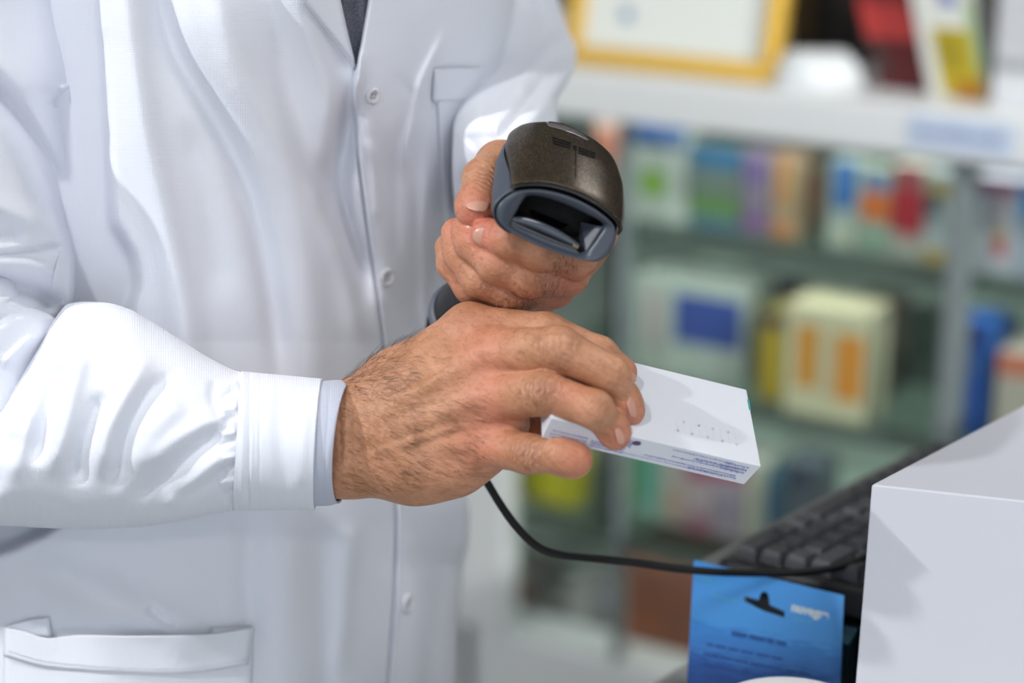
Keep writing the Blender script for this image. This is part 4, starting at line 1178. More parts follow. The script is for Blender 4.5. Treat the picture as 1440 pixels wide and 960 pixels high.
# ------------------------------------------------------------------ desk, keyboard, boxes
DZ = .930
M['laminate'] = mat('white_laminate', (214, 214, 212), .35)
long_d = np.array([2567., 2932.]); long_d /= np.linalg.norm(long_d); short_d = np.array([long_d[1], -long_d[0]])
e_ = onz(945, 942, DZ)[:2]
def dk(a, b, z): return np.array([*(e_ + long_d * a + short_d * b), z])
desk = MB()
desk.hexa([dk(-.25, 0, DZ - .03), dk(-.25, .85, DZ - .03), dk(.95, .85, DZ - .03), dk(.95, 0, DZ - .03)], [dk(-.25, 0, DZ), dk(-.25, .85, DZ), dk(.95, .85, DZ), dk(.95, 0, DZ)])
DESK = empty('desk', tuple(dk(0, 0, 0)), 'white laminate sales desk under the keyboard and boxes', 'desk')
adopt(desk.build('desk_top', M['laminate'], None, False, .002), DESK)
for a in (-.22, .90):
    p = MB(); p.hexa([dk(a, .03, 0), dk(a, .82, 0), dk(a + .03, .82, 0), dk(a + .03, .03, 0)], [dk(a, .03, DZ - .03), dk(a, .82, DZ - .03), dk(a + .03, .82, DZ - .03), dk(a + .03, .03, DZ - .03)])
    adopt(p.build('side_panel', M['laminate'], None), DESK)
# keyboard: its near short end left of the box, long edge running away
M['kb'] = mat('black_keyboard_plastic', (34, 34, 37), .5)
M['kb_rim'] = mat('worn_grey_plastic', (96, 98, 98), .5)
M['key'] = mat('key_plastic', (66, 67, 71), .42)
SZ = .978; KZ = SZ + .026
k0 = onz(1000, 790, KZ - .011)[:2]; KLN, KSH, KSH_ = .246, .130, .127
def kb(a, b, z): return np.array([*(k0 + long_d * a + short_d * b), z])
KB = empty('computer_keyboard', tuple(kb(.12, .07, SZ)), 'black computer keyboard lying between the blue carton and the white box', 'keyboard')
sb_ = MB(); sb_.hexa([kb(.012, .015, DZ + .0005), kb(.012, KSH_, DZ + .0005), kb(.236, KSH_, DZ + .0005), kb(.236, .015, DZ + .0005)], [kb(.012, .015, SZ - .0005), kb(.012, KSH_, SZ - .0005), kb(.236, KSH_, SZ - .0005), kb(.236, .015, SZ - .0005)])
props(sb_.build('keyboard_stand', M['kb'], None, False, .002), 'low black stand under the computer keyboard on the desk', 'stand')
base = MB(); base.hexa([kb(0, 0, SZ + .004), kb(0, KSH, SZ + .010), kb(KLN, KSH, SZ + .010), kb(KLN, 0, SZ + .004)], [kb(.002, .002, KZ - .010), kb(.002, KSH - .002, KZ + .004), kb(KLN - .002, KSH - .002, KZ + .004), kb(KLN - .002, .002, KZ - .010)])
adopt(base.build('keyboard_case', M['kb'], None, False, .003), KB)
rim = MB(); rim.hexa([kb(0, -.012, SZ + .004), kb(0, .004, SZ + .004), kb(KLN, .004, SZ + .004), kb(KLN, -.012, SZ + .004)], [kb(.002, -.010, KZ - .013), kb(.002, .004, KZ - .0095), kb(KLN - .002, .004, KZ - .0095), kb(KLN - .002, -.010, KZ - .013)])
adopt(rim.build('front_rim', M['kb_rim'], None, False, .002), KB)
for a in (.03, .21):
    for b in (.02, .14):
        ft = MB(); ft.tube([kb(a, b, SZ), kb(a, b, SZ + .012)], .006, 10); adopt(ft.build('rubber_foot', M['kb'], None), KB)
U_ = .0165
kproto = {}
def key(a, b, w, d):
    k_ = (round(w, 4), round(d, 4))
    if k_ not in kproto:
        mb = MB(); i = .0012; t = .0032
        vs = []
        for z, ins in ((0, .0004), (.005, .0014), (.0078, .0026)):
            vs += [(x, y, z) for x, y in ((ins, ins), (w - ins, ins), (w - ins, d - ins), (ins, d - ins))]
        mb.add(vs, [(0, 1, 5, 4), (1, 2, 6, 5), (2, 3, 7, 6), (3, 0, 4, 7), (4, 5, 9, 8), (5, 6, 10, 9), (6, 7, 11, 10), (7, 4, 8, 11), (8, 9, 10, 11)])
        me = bpy.data.meshes.new('key'); me.from_pydata([tuple(map(float, v)) for v in mb.v], [], mb.f); me.materials.append(M['key']); kproto[k_] = me
    o = bpy.data.objects.new('key', kproto[k_]); COL.objects.link(o)
    zz = KZ - .0085 + .014 * (b / KSH)
    p = kb(a, b, zz)
    o.matrix_world = Matrix(((long_d[0], short_d[0], 0, p[0]), (long_d[1], short_d[1], 0, p[1]), (0, 0, 1, p[2]), (0, 0, 0, 1)))
    Mw = o.matrix_world.copy(); o.parent = KB; o.matrix_parent_inverse = Matrix.Translation(-Vector(KB.location)); o.matrix_world = Mw
for c_ in range(14):
    for r_ in range(7):
        if (r_, c_) in ((0, 1), (0, 5), (0, 6), (3, 1), (6, 9)): continue
        w_ = 2 if (r_, c_) in ((0, 0), (3, 0), (6, 8)) else 3 if (r_, c_) == (0, 4) else 1
        key(.008 + U_ * c_, .010 + U_ * r_, U_ * w_ - .0016, U_ - .0016)

# big white box at the right
M['box_white'] = mat('gloss_white_card', (198, 199, 207), .42, spec=.4, coat=.1)
t0, t1, t2 = W(1225, 681, .977), W(1225 + 620, 681 + 620 * .197, .925), W(1225 + 420, 681 - 420 * .513, 1.228)
t3 = t1 + t2 - t0
b0 = onz(1186, 1100, DZ); 
def bt(t, k=.0): return np.array([t[0], t[1], DZ])
B0 = np.array([t0[0] - .006, t0[1] - .012, DZ + .0005])
wb = MB(); offs = B0 - t0; offs[2] = 0
for t in (t1, t2, t3): t[2] = t0[2]
wb.hexa([np.array([*(t + offs)[:2], DZ + .0005]) for t in (t0, t1, t3, t2)], [t0, t1, t3, t2])
WB = wb.build('white_box', M['box_white'], None, False, .0012, 3); props(WB, 'large plain white box standing on the desk in the foreground beside the keyboard', 'box')
# blue carton with hang tab
def blue_mat():
    m = mat('sea_blue_print', (62, 142, 222), .4)
    nt = m.node_tree; b = nt.nodes['Principled BSDF']; L = nt.links.new
    tc = nt.nodes.new('ShaderNodeTexCoord'); sp = nt.nodes.new('ShaderNodeSeparateXYZ'); L(tc.outputs['UV'], sp.inputs[0])
    n = nt.nodes.new('ShaderNodeTexNoise'); n.inputs['Scale'].default_value = 7; n.inputs['Detail'].default_value = 5
    mp = nt.nodes.new('ShaderNodeMapping'); mp.inputs['Scale'].default_value = (1, 6, 1); L(tc.outputs['UV'], mp.inputs[0]); L(mp.outputs[0], n.inputs['Vector'])
    a = nt.nodes.new('ShaderNodeMath'); a.operation = 'MULTIPLY_ADD'; a.inputs[1].default_value = .22; L(n.outputs[0], a.inputs[0]); L(sp.outputs['Y'], a.inputs[2])
    cr = nt.nodes.new('ShaderNodeValToRGB'); L(a.outputs[0], cr.inputs[0]); e = cr.color_ramp.elements
    e[0].position = .42; e[0].color = lin((36, 78, 148)); e[1].position = 1.0; e[1].color = lin((84, 168, 246))
    for p_, c_ in ((.54, (40, 94, 172)), (.62, (66, 134, 214)), (.74, (66, 148, 228)), (.79, (84, 168, 244))):
        x = e.new(p_); x.color = lin(c_)
    L(cr.outputs[0], b.inputs['Base Color']); return m
M['blue'] = blue_mat()
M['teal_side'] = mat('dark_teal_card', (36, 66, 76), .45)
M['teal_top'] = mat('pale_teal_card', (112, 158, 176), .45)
M['white_print'] = mat('white_print', (226, 240, 248), .5)
M['cyan_print'] = mat('cyan_print', (96, 190, 232), .5)
M['navy_print'] = mat('navy_print', (36, 84, 158), .5)
pTL, pTR = W(976, 787, 1.085), W(1187, 837, 1.06)
xv = pTR - pTL; yv0 = W(966, 960, 1.072) - pTL; yv0 /= np.linalg.norm(yv0)
hgt = (pTL[2] - DZ) / -yv0[2] * .975
nv = np.cross(xv, yv0); nv /= np.linalg.norm(nv)
if nv[1] > 0: nv = -nv           # towards the viewer
def bp_(u, v, o=0): 
    return pTL + xv * u + yv0 * (hgt * v) * (1 + (pTR[2] - pTL[2]) / hgt * u * 1.0) + nv * o
def blue_carton():
    n = 40; vs = []; fs = []; uvs = []; mi = []
    # hole: hang slot near the top centre; build front as a grid with the slot left open
    hole = [(x + .02, y * .9 - .055) for x, y in [(.33, .22), (.425, .225), (.435, .18), (.455, .16), (.475, .16), (.49, .185), (.50, .24), (.60, .262), (.60, .302), (.46, .288), (.33, .252)]]
    bm = bmesh.new(); uvl = bm.loops.layers.uv.new('UVMap')
    o_ = [bm.verts.new(bp_(*p)) for p in ((0, 0), (1, 0), (1, 1), (0, 1))]
    h_ = [bm.verts.new(bp_(*p)) for p in hole]
    es = [bm.edges.new((o_[i], o_[(i + 1) % 4])) for i in range(4)] + [bm.edges.new((h_[i], h_[(i + 1) % len(h_)])) for i in range(len(h_))]
    bmesh.ops.triangle_fill(bm, edges=es, use_beauty=True, use_dissolve=False)
    for v in list(bm.verts): pass
    inv = {}
    for k_, p in zip(o_ + h_, [(0, 0), (1, 0), (1, 1), (0, 1)] + hole): inv[k_] = p
    for f in bm.faces:
        for l in f.loops: l[uvl].uv = (inv[l.vert][0], 1 - inv[l.vert][1])
    me = bpy.data.meshes.new('hang_panel'); bm.to_mesh(me); bm.free(); me.materials.append(M['blue'])
    o = bpy.data.objects.new('hang_panel', me); COL.objects.link(o); s = o.modifiers.new('thickness', 'SOLIDIFY'); s.thickness = .0006; s.offset = 0
    return o
BL = empty('blue_carton', tuple(bp_(.5, 1)), 'bright blue hanging carton with sea print, standing before the keyboard', 'carton')
adopt(blue_carton(), BL)
bx = MB(); dz = -nv * .030
tl, tr, br, bl = bp_(.01, .30), bp_(.99, .30), bp_(.99, .995), bp_(.01, .995)
f0 = -nv * .0005
bx.add([bl + f0, br + f0, br + dz, bl + dz, tl + f0, tr + f0, tr + dz, tl + dz], [(3, 2, 1, 0), (0, 1, 5, 4), (2, 3, 7, 6), (3, 0, 4, 7)], 0)
bx.add([br + f0, br + dz, tr + dz, tr + f0], [(0, 1, 2, 3)], 0); bx.add([tl + f0, tr + f0, tr + dz, tl + dz], [(0, 1, 2, 3)], 1)
adopt(bx.build('carton_body', [M['teal_side'], M['teal_top']], None), BL)
def text_obj(name, body, size, m, org, ux, uy, un, parent, ext=.00005, align='LEFT', bold=.0):
    cu = bpy.data.curves.new(name, 'FONT'); cu.body = body; cu.size = size; cu.extrude = ext; cu.align_x = align; cu.offset = bold
    t = bpy.data.objects.new(name, cu); COL.objects.link(t)
    ux = ux / np.linalg.norm(ux); un = un / np.linalg.norm(un); uy = np.cross(un, ux)
    t.matrix_world = Matrix(((ux[0], uy[0], un[0], org[0]), (ux[1], uy[1], un[1], org[1]), (ux[2], uy[2], un[2], org[2]), (0, 0, 0, 1)))
    bpy.context.view_layer.update(); dg_ = bpy.context.evaluated_depsgraph_get()
    me = bpy.data.meshes.new_from_object(t.evaluated_get(dg_)); mw = t.matrix_world.copy(); bpy.data.objects.remove(t)
    me.materials.clear(); me.materials.append(m); o = bpy.data.objects.new(name, me); COL.objects.link(o); o.matrix_world = mw
    bpy.context.view_layer.update(); o.parent = parent; o.matrix_parent_inverse = parent.matrix_world.inverted(); o.matrix_world = mw
    return o
UX = xv / np.linalg.norm(xv); UN = nv
text_obj('brand_lettering', 'nuvegra', .0064, M['white_print'], bp_(.66, .165, .0006), UX, None, UN, BL, bold=.0004)

def blob_rows(name, rows, m, sd):
    r = np.random.default_rng(sd); mb = MB()
    for (u0, u1, v, h) in rows:
        u = u0
        while u < u1:
            w = r.uniform(.03, .10)
            x = u
            while x < min(u + w, u1):
                lw = r.uniform(.007, .014)
                mb.add([bp_(x, v, .0006), bp_(x + lw * .7, v, .0006), bp_(x + lw * .7, v + h * r.uniform(.6, 1), .0006), bp_(x, v + h, .0006)], [(0, 1, 2, 3)]); x += lw
            u += w + .02
    return props(adopt(mb.build(name, m, None), BL), kind='stuff')
blob_rows('small_print', [(.28, .66, .36, .030), (.12, .62, .46, .016), (.10, .80, .52, .016), (.10, .86, .58, .016), (.10, .86, .64, .016), (.12, .85, .70, .016), (.15, .85, .755, .016), (.15, .85, .80, .016), (.2, .8, .85, .016)], M['navy_print'], 4)
blob_rows('light_print', [(.05, .17, .085, .03), (.14, .32, .17, .022), (.68, .80, .20, .024)], M['cyan_print'], 5)
# small teal carton squeezed between the blue carton and the white box
TZ = .976; p0_, p1_ = onz(1150, 873, TZ), onz(1208, 883, TZ); dv = (p1_ - p0_); dv /= np.linalg.norm(dv); back = np.array([-dv[1], dv[0], 0]) * -1
if back[1] > 0: back = -back
tb = MB(); q0, q1, q2, q3_ = p0_, p1_, p1_ + back * .022, p0_ + back * .022
zz = lambda q, z: np.array([q[0], q[1], z])
tb.hexa([zz(q3_, DZ + .0005), zz(q2, DZ + .0005), zz(q1, DZ + .0005), zz(q0, DZ + .0005)], [zz(q3_, TZ), zz(q2, TZ), zz(q1, TZ), zz(q0, TZ)])
tb.add([zz(q3_, TZ + .0003), zz(q2, TZ + .0003), zz(q1, TZ + .0003), zz(q0, TZ + .0003)], [(0, 1, 2, 3)], 1)
props(tb.build('teal_carton', [M['teal_side'], M['teal_top']], None), 'small dark teal carton with paler top between blue carton and white box', 'carton')
# round white tub in front of it
M['tub'] = mat('white_plastic', (222, 222, 218), .35)
tc_ = onz(1113, 1003, .983); tub = MB(); n = 40
TUB = empty('round_tub', (tc_[0], tc_[1], DZ), 'white round lidded tub in front of the blue carton, barely in the frame', 'tub')
def lathe(prof, c, n=40):
    vs = [(c[0] + r * math.cos(2 * math.pi * k / n), c[1] + r * math.sin(2 * math.pi * k / n), c[2] + z) for r, z in prof for k in range(n)]
    return vs, grid_faces(len(prof), n)
v_, f_ = lathe([(.001, .0), (.034, .0), (.036, .003), (.038, .040), (.038, .043)], (tc_[0], tc_[1], DZ)); adopt(mesh_obj('tub_body', v_, f_, M['tub']), TUB)
v_, f_ = lathe([(.0385, .038), (.0405, .040), (.0405, .051), (.039, .0535), (.036, .0545), (.020, .0535), (.001, .0535)], (tc_[0], tc_[1], DZ)); adopt(mesh_obj('tub_lid', v_, f_, M['tub']), TUB)
# ------------------------------------------------------------------ pharmacy display cabinet, out of focus
UR = np.array([.8459, -.5334]); UN2 = np.array([.5334, .8459]); D0 = 2.32
def cab(s, o, h): return np.array([UR[0] * s + UN2[0] * o, D0 + UR[1] * s + UN2[1] * o, h])
def px2cab(px, py, o):
    p, r = ray(px, py); t = (o - UN2 @ (p[:2] - np.array([0, D0]))) / (UN2 @ r[:2]); q = p + r * t
    return (q[:2] - np.array([0, D0])) @ UR, q[2]
def cbox(mb, s0, s1, o0, o1, h0, h1, mi=0):
    mb.hexa([cab(s0, o0, h0), cab(s1, o0, h0), cab(s1, o1, h0), cab(s0, o1, h0)], [cab(s0, o0, h1), cab(s1, o0, h1), cab(s1, o1, h1), cab(s0, o1, h1)], mi)
M['cab_white'] = mat('white_lacquer', (216, 219, 220), .4)
M['cab_grey'] = mat('grey_aluminium', (128, 138, 140), .45, .2)
M['cab_back'] = mat('grey_green_back_panel', (206, 222, 212), .6)
M['shelf_edge'] = mat('green_grey_edge', (88, 100, 94), .35)
def glassy(name, tint, k=.12):
    m = bpy.data.materials.new(name); m.use_nodes = True; nt = m.node_tree; nt.nodes.clear(); L = nt.links.new
    o = nt.nodes.new('ShaderNodeOutputMaterial'); t = nt.nodes.new('ShaderNodeBsdfTransparent'); t.inputs[0].default_value = lin(tint)
    g = nt.nodes.new('ShaderNodeBsdfGlossy'); g.inputs['Roughness'].default_value = .05
    f = nt.nodes.new('ShaderNodeFresnel'); f.inputs[0].default_value = 1.45; x = nt.nodes.new('ShaderNodeMixShader')
    ge = nt.nodes.new('ShaderNodeNewGeometry'); iv = nt.nodes.new('ShaderNodeMath'); iv.operation = 'SUBTRACT'; iv.inputs[0].default_value = 1; L(ge.outputs['Backfacing'], iv.inputs[1])
    mu = nt.nodes.new('ShaderNodeMath'); mu.operation = 'MULTIPLY'; L(f.outputs[0], mu.inputs[0]); L(iv.outputs[0], mu.inputs[1])
    L(mu.outputs[0], x.inputs[0]); L(t.outputs[0], x.inputs[1]); L(g.outputs[0], x.inputs[2]); L(x.outputs[0], o.inputs[0]); return m
M['pane'] = glassy('door_glass', (250, 253, 251))
M['shelf_top'] = glassy('shelf_glass_sheet', (232, 240, 236))

sA, _ = px2cab(650, 850, 0); sL0, _ = px2cab(664, 850, 0); sL1, hB1 = px2cab(712, 905, 0); sP1, _ = px2cab(1348, 300, 0)
sPm, _ = px2cab(872, 300, 0); sR = sP1 + .62
_, hT0 = px2cab(1101, 193, 0); _, hT1 = px2cab(1101, 127, 0)
_, h1 = px2cab(1120, 343, .05); _, h2 = px2cab(1120, 572, .05); _, h3 = px2cab(960, 765, .05); _, hb = px2cab(760, 905, 0)
CAB = empty('display_cabinet', tuple(cab((sL0 + sR) / 2, .2, 0)), 'white pharmacy display cabinet with glass doors and green-tinted shelves behind the person', 'cabinet')
def cpart(name, m, boxes, bevel=0, kind=None):
    mb = MB()
    for b in boxes: cbox(mb, *b)
    o = adopt(mb.build(name, m, None, False, bevel), CAB)
    return o
DEP = .40
sW = sL0 - .9
cpart('counter_top', M['cab_white'], [(sW, sR, -.02, DEP + .05, hT0, hT1)], .004)
cpart('plinth', M['cab_white'], [(sL0, sR, 0, DEP, 0, hb)], .003)
cpart('door_stile', M['cab_white'], [(sL0 - .02, sL1, -.005, .03, hb, hT0)], .003)
cpart('end_panel', M['cab_white'], [(sW, sL0 - .02, 0, DEP, 0, hT0)])
cpart('back_panel', M['cab_back'], [(sL0, sR, DEP - .02, DEP, hb, hT0)])
cpart('side_panel', M['cab_back'], [(sR, sR + .02, 0, DEP, 0, hT0)])
pw = .011
for s_ in (sPm, sP1): cpart('upright', M['cab_grey'], [(s_ - (pw if s_ != sPm else .0025), s_ + (pw if s_ != sPm else .0025), 0, .03, hb, hT0)], .002)
for hh_ in (h1, h2, h3):
    mb = MB(); cbox(mb, sL1, sR, .036, .32, hh_ - .008, hh_, 0); cbox(mb, sL1, sR, .030, .0358, hh_ - .020, hh_ - .0001, 1); cbox(mb, sL1, sR, .0360, .062, hh_ - .0100, hh_ - .0082, 1)  # front edge deepened, with an added opaque profile that hides the strip lamps
    adopt(mb.build('glass_shelf', [M['shelf_top'], M['shelf_edge']], None), CAB)
for a, b in ((sL1, sPm), (sPm, sP1), (sP1, sR)):
    cpart('glass_door', M['pane'], [(a + .004, b - .004, .008, .012, hb + .004, hT0 - .004)])
# shelf-edge sticker with grey print
x0, hh0 = px2cab(1277, 168, -.021); x1_, hh1 = px2cab(1424, 214, -.021)
hm = (hh0 + hh1) / 2
M['sticker'] = mat('pale_blue_label', (186, 200, 222), .5); M['smudge'] = mat('grey_print', (150, 160, 186), .6)
st = MB(); cbox(st, x0, x1_, -.0212, -.020, hm - .017, hm + .017); stk = adopt(st.build('edge_label', M['sticker'], None), CAB)
tx = MB(); r = np.random.default_rng(5); s_ = x0 + .010
while s_ < x1_ - .014:
    w = r.uniform(.003, .006); cbox(tx, s_, s_ + w, -.0216, -.0212, hm - .006, hm + .002 + r.uniform(0, .006)); s_ += w + .002
o = tx.build('label_print', M['smudge'], None); bpy.context.view_layer.update(); o.parent = stk; o.matrix_parent_inverse = stk.matrix_world.inverted()

pm = {}
def paint(c):
    if c not in pm:
        pm[c] = mat('print_%02x%02x%02x' % c, c, .55)
    return pm[c]
def pack(name, rect, o, dep, base, patches, label, cat, group=None, hbase=None, side=None, lean=0, z_gap=0):
    """rect: left, top, right, bottom in the photo; o: metres behind the cabinet front; patches: u0 v0 u1 v1 colour on the front (v from the top)"""
    x0, y0, x1, y1 = rect
    s0, hl = px2cab(x0, y1, o); s1, hr_ = px2cab(x1, y1, o); xm = (x0 + x1) / 2
    _, hb_ = px2cab(xm, y1, o); _, ht_ = px2cab(xm, y0, o)
    if hbase is not None: ht_ += 0; hb_ = hbase + .0004
    mats = [paint(base), paint(side or base)]
    mb = MB(); top = lean
    mb.hexa([cab(s0, o, hb_), cab(s1, o, hb_), cab(s1, o + dep, hb_), cab(s0, o + dep, hb_)], [cab(s0, o + top, ht_), cab(s1, o + top, ht_), cab(s1, o + dep + top, ht_), cab(s0, o + dep + top, ht_)], 1)
    # front skin carries the print
    f = lambda u, v, e: cab(s0 + (s1 - s0) * u, o + top * (1 - v) - e, ht_ + (hb_ - ht_) * v)
    mb.add([f(0, 0, .0004), f(1, 0, .0004), f(1, 1, .0004), f(0, 1, .0004)], [(3, 2, 1, 0)], 0)
    for i, (u0, v0, u1, v1, c) in enumerate(patches):
        mats.append(paint(c)); e = .0008 + .0002 * i
        if u1 < 0:      # round spot: centre u0 v0, radius -u1 (metres)
            n = 24; cc = f(u0, v0, e); mb.add([cc + np.array([*(UR * (-u1) * math.cos(t)), (-u1) * math.sin(t)]) for t in np.linspace(0, 2 * math.pi, n, endpoint=False)], [tuple(range(n))], len(mats) - 1)
        else: mb.add([f(u0, v0, e), f(u1, v0, e), f(u1, v1, e), f(u0, v1, e)], [(3, 2, 1, 0)], len(mats) - 1)
    ob = mb.build(name, mats, None, False); props(ob, label, cat, group); return ob

g1 = 'packs on the upper glass shelf'; g2 = 'packs on the middle glass shelf'; g3 = 'packs on the lower glass shelf'; g4 = 'things at the bottom of the cabinet'
Wt = (206, 214, 208)
# upper shelf
pack('medicine_box', (836, 168, 868, 292), .07, .06, (170, 150, 140), [(0, .1, 1, .45, (196, 128, 108)), (0, .6, 1, .9, (180, 176, 160))], 'salmon-topped medicine box just behind the top of the scanner', 'medicine box', g1, h1)
pack('medicine_box', (884, 176, 962, 300), .06, .05, (190, 200, 192), [(0, 0, 1, .22, (38, 72, 122)), (.62, .08, .95, .2, (96, 120, 160)), (.44, .60, -.017, 0, (146, 196, 70))], 'white medicine box with navy top band and lime green spot', 'medicine box', g1, h1)
pack('medicine_box', (971, 206, 1040, 309), .07, .06, (120, 136, 128), [(0, 0, 1, .28, (62, 116, 156)), (0, .62, 1, .86, (112, 152, 92)), (0, .88, 1, 1, (84, 122, 146))], 'grey-green medicine box with blue top and green band', 'medicine box', g1, h1)
pack('medicine_box', (1043, 212, 1080, 320), .07, .05, (150, 138, 160), [(.1, .08, .8, .42, (126, 104, 160)), (0, .78, 1, .94, (134, 92, 150))], 'slim lilac and purple medicine box', 'medicine box', g1, h1)
pack('medicine_box', (1083, 218, 1122, 326), .07, .05, (190, 164, 138), [(.25, .02, .55, .6, (204, 132, 72)), (.62, .1, .8, .7, (196, 170, 110)), (.1, .82, .8, .98, (200, 128, 72))], 'slim beige medicine box with orange stripe', 'medicine box', g1, h1)
pack('medicine_box', (1126, 222, 1158, 328), .10, .05, (112, 108, 100), [(.3, .2, .9, .7, (138, 104, 88))], 'dull brown-grey medicine box between the orange-striped box and the blue one', 'medicine box', g1, h1)
pack('medicine_box', (1163, 226, 1206, 334), .06, .05, (182, 196, 190), [(.15, 0, .85, .5, (66, 126, 196)), (.2, .3, .7, .55, (48, 112, 190)), (.2, .75, 1, .95, (196, 204, 180))], 'white medicine box with bright blue upper half', 'medicine box', g1, h1)
pack('medicine_box', (1208, 236, 1250, 340), .06, .05, (180, 192, 178), [(.1, .05, .9, .3, (116, 138, 180)), (0, .28, 1, .62, (226, 124, 62)), (.1, .75, .8, .95, (150, 184, 160))], 'medicine box with orange band above pale green base', 'medicine box', g1, h1)
pack('medicine_box', (1252, 232, 1296, 346), .055, .05, (188, 190, 180), [(0, 0, .95, .30, (170, 90, 96)), (0, .26, 1, .72, (186, 46, 62)), (.3, .72, .8, .82, (200, 150, 150))], 'crimson-fronted medicine box with a pale foot', 'medicine box', g1, h1)
pack('medicine_box', (1298, 240, 1338, 352), .06, .05, (170, 180, 184), [(.0, .1, .9, .32, (160, 148, 98)), (0, .25, .45, .5, (64, 76, 94)), (0, .86, 1, 1, (176, 150, 84))], 'grey-white medicine box with dark square and yellow foot, left of the grey upright', 'medicine box', g1, h1)
pack('medicine_box', (1368, 250, 1424, 372), .05, .06, (190, 192, 204), [(0, 0, 1, .16, (150, 96, 130)), (.5, .1, .7, .4, (166, 120, 140)), (.45, .5, .75, .72, (180, 150, 90)), (.5, .64, .8, .82, (190, 72, 86))], 'white medicine box with mauve top right of the grey upright', 'medicine box', g1, h1)
pack('medicine_box', (1427, 254, 1480, 378), .05, .06, (160, 170, 186), [(0, .05, 1, .4, (80, 140, 196))], 'pale blue medicine box at the photo edge beside the mauve-topped box', 'medicine box', g1, h1)
# middle shelf
pack('medicine_box', (892, 396, 1046, 548), .07, .08, (172, 184, 176), [(.36, .12, .96, .62, (52, 76, 150)), (.08, .15, .26, .7, (186, 176, 176)), (.02, .8, .5, .95, (184, 196, 184))], 'wide white medicine box with a big blue panel', 'medicine box', g2, h2)
pack('medicine_box', (1064, 440, 1100, 552), .05, .10, (150, 140, 76), [(.2, .18, .95, .95, (206, 176, 44)), (0, 0, 1, .14, (96, 70, 78))], 'yellow medicine box pressed against the cream one', 'medicine box', g2, h2)
pack('medicine_box', (1101, 434, 1214, 570), .03, .07, (204, 200, 168), [(.14, .17, .42, .74, (206, 142, 50)), (.62, .20, .98, .80, (214, 140, 52)), (.5, .2, .56, .8, (190, 184, 160))], 'cream medicine box with two orange upright panels', 'medicine box', g2, h2)
pack('medicine_box', (1196, 420, 1252, 546), .14, .05, (104, 96, 88), [(0, 0, 1, .12, (140, 92, 74)), (.4, .35, 1, .9, (88, 84, 76))], 'brown medicine box half hidden behind the cream one', 'medicine box', g2, h2)
pack('medicine_box', (1258, 446, 1318, 560), .20, .06, (84, 106, 96), [], 'dark green-grey medicine box at the back of the middle shelf', 'medicine box', g2, h2)
pack('medicine_box', (1340, 452, 1384, 566), .05, .06, (44, 96, 174), [(0, 0, .9, .2, (44, 66, 140)), (.3, .45, .9, .9, (30, 84, 176)), (.2, .3, .6, .4, (80, 100, 160))], 'royal blue medicine box right of the grey upright', 'medicine box', g2, h2)
pack('medicine_box', (1376, 458, 1404, 556), .13, .06, (48, 66, 100), [], 'dark navy medicine box half behind the royal blue one', 'medicine box', g2, h2)
pack('medicine_box', (1398, 498, 1470, 584), .05, .08, (176, 170, 160), [(0, 0, 1, .24, (196, 116, 92))], 'white medicine box with brick-red lid band at the photo edge', 'medicine box', g2, h2)
# a dark cap-shaped display arch behind the blue-panelled box
arc = MB(); sC, hC = px2cab(1080, 445, .17); n = 24
ring = [(sC + .085 * math.cos(t), hC + .050 * math.sin(t) ** .8) for t in np.linspace(0.0, math.pi, n)]
vs = [cab(s_, o_, h_) for o_ in (.165, .185) for s_, h_ in ring + [(sC - .085, h2 + .0004), (sC + .085, h2 + .0004)]]
m_ = n + 2
arc.add(vs, [tuple(range(m_ - 1, -1, -1)), tuple(range(m_, 2 * m_))] + [(i, (i + 1) % m_, m_ + (i + 1) % m_, m_ + i) for i in range(m_)])
props(arc.build('display_card', paint((58, 56, 78)), None), 'arched dark violet display card behind the blue-panelled box', 'display card')
# lower shelf
pack('medicine_box', (733, 640, 806, 708), .06, .05, (186, 178, 40), [(.1, .3, .9, .92, (204, 196, 34))], 'plain yellow medicine box under the little finger', 'medicine box', g3)
for i, (x0, x1, t, b_, base, pt_, lb) in enumerate([
    (868, 892, 640, 722, (96, 122, 84), [(.2, .3, .8, .6, (150, 160, 70))], 'green and yellow medicine box at the left of the lower shelf'),
    (893, 930, 626, 728, (132, 172, 158), [(.1, .1, .6, .75, (66, 160, 132))], 'white medicine box with teal-green panel on the lower shelf'),
    (932, 962, 632, 738, (172, 164, 160), [(.1, .5, .8, .9, (176, 150, 130))], 'greyish medicine box beside the teal-green one'),
    (964, 1000, 634, 748, (176, 158, 164), [(0, 0, 1, .34, (156, 72, 104)), (0, .8, 1, 1, (170, 110, 130))], 'pale medicine box with raspberry top under the held carton'),
    (1002, 1046, 638, 756, (168, 156, 166), [(0, 0, 1, .30, (168, 60, 100)), (.3, .4, .6, .8, (150, 140, 170))], 'medicine box with bright pink top beneath the carton corner'),
    (1048, 1074, 650, 760, (170, 176, 164), [(0, .1, .5, .9, (190, 190, 170))], 'narrow cream medicine box beside the pink-topped one'),
    (1076, 1098, 664, 766, (60, 100, 122), [(.1, .3, .9, .9, (44, 92, 124))], 'narrow dark teal medicine box near the keyboard'),
    (1100, 1150, 650, 770, (88, 98, 108), [(.1, .05, .7, .3, (56, 66, 84))], 'grey medicine box behind the keyboard edge')]):
    pack('medicine_box', (x0, t, x1, b_), .06, .05, base, pt_, lb, 'medicine box', g3)
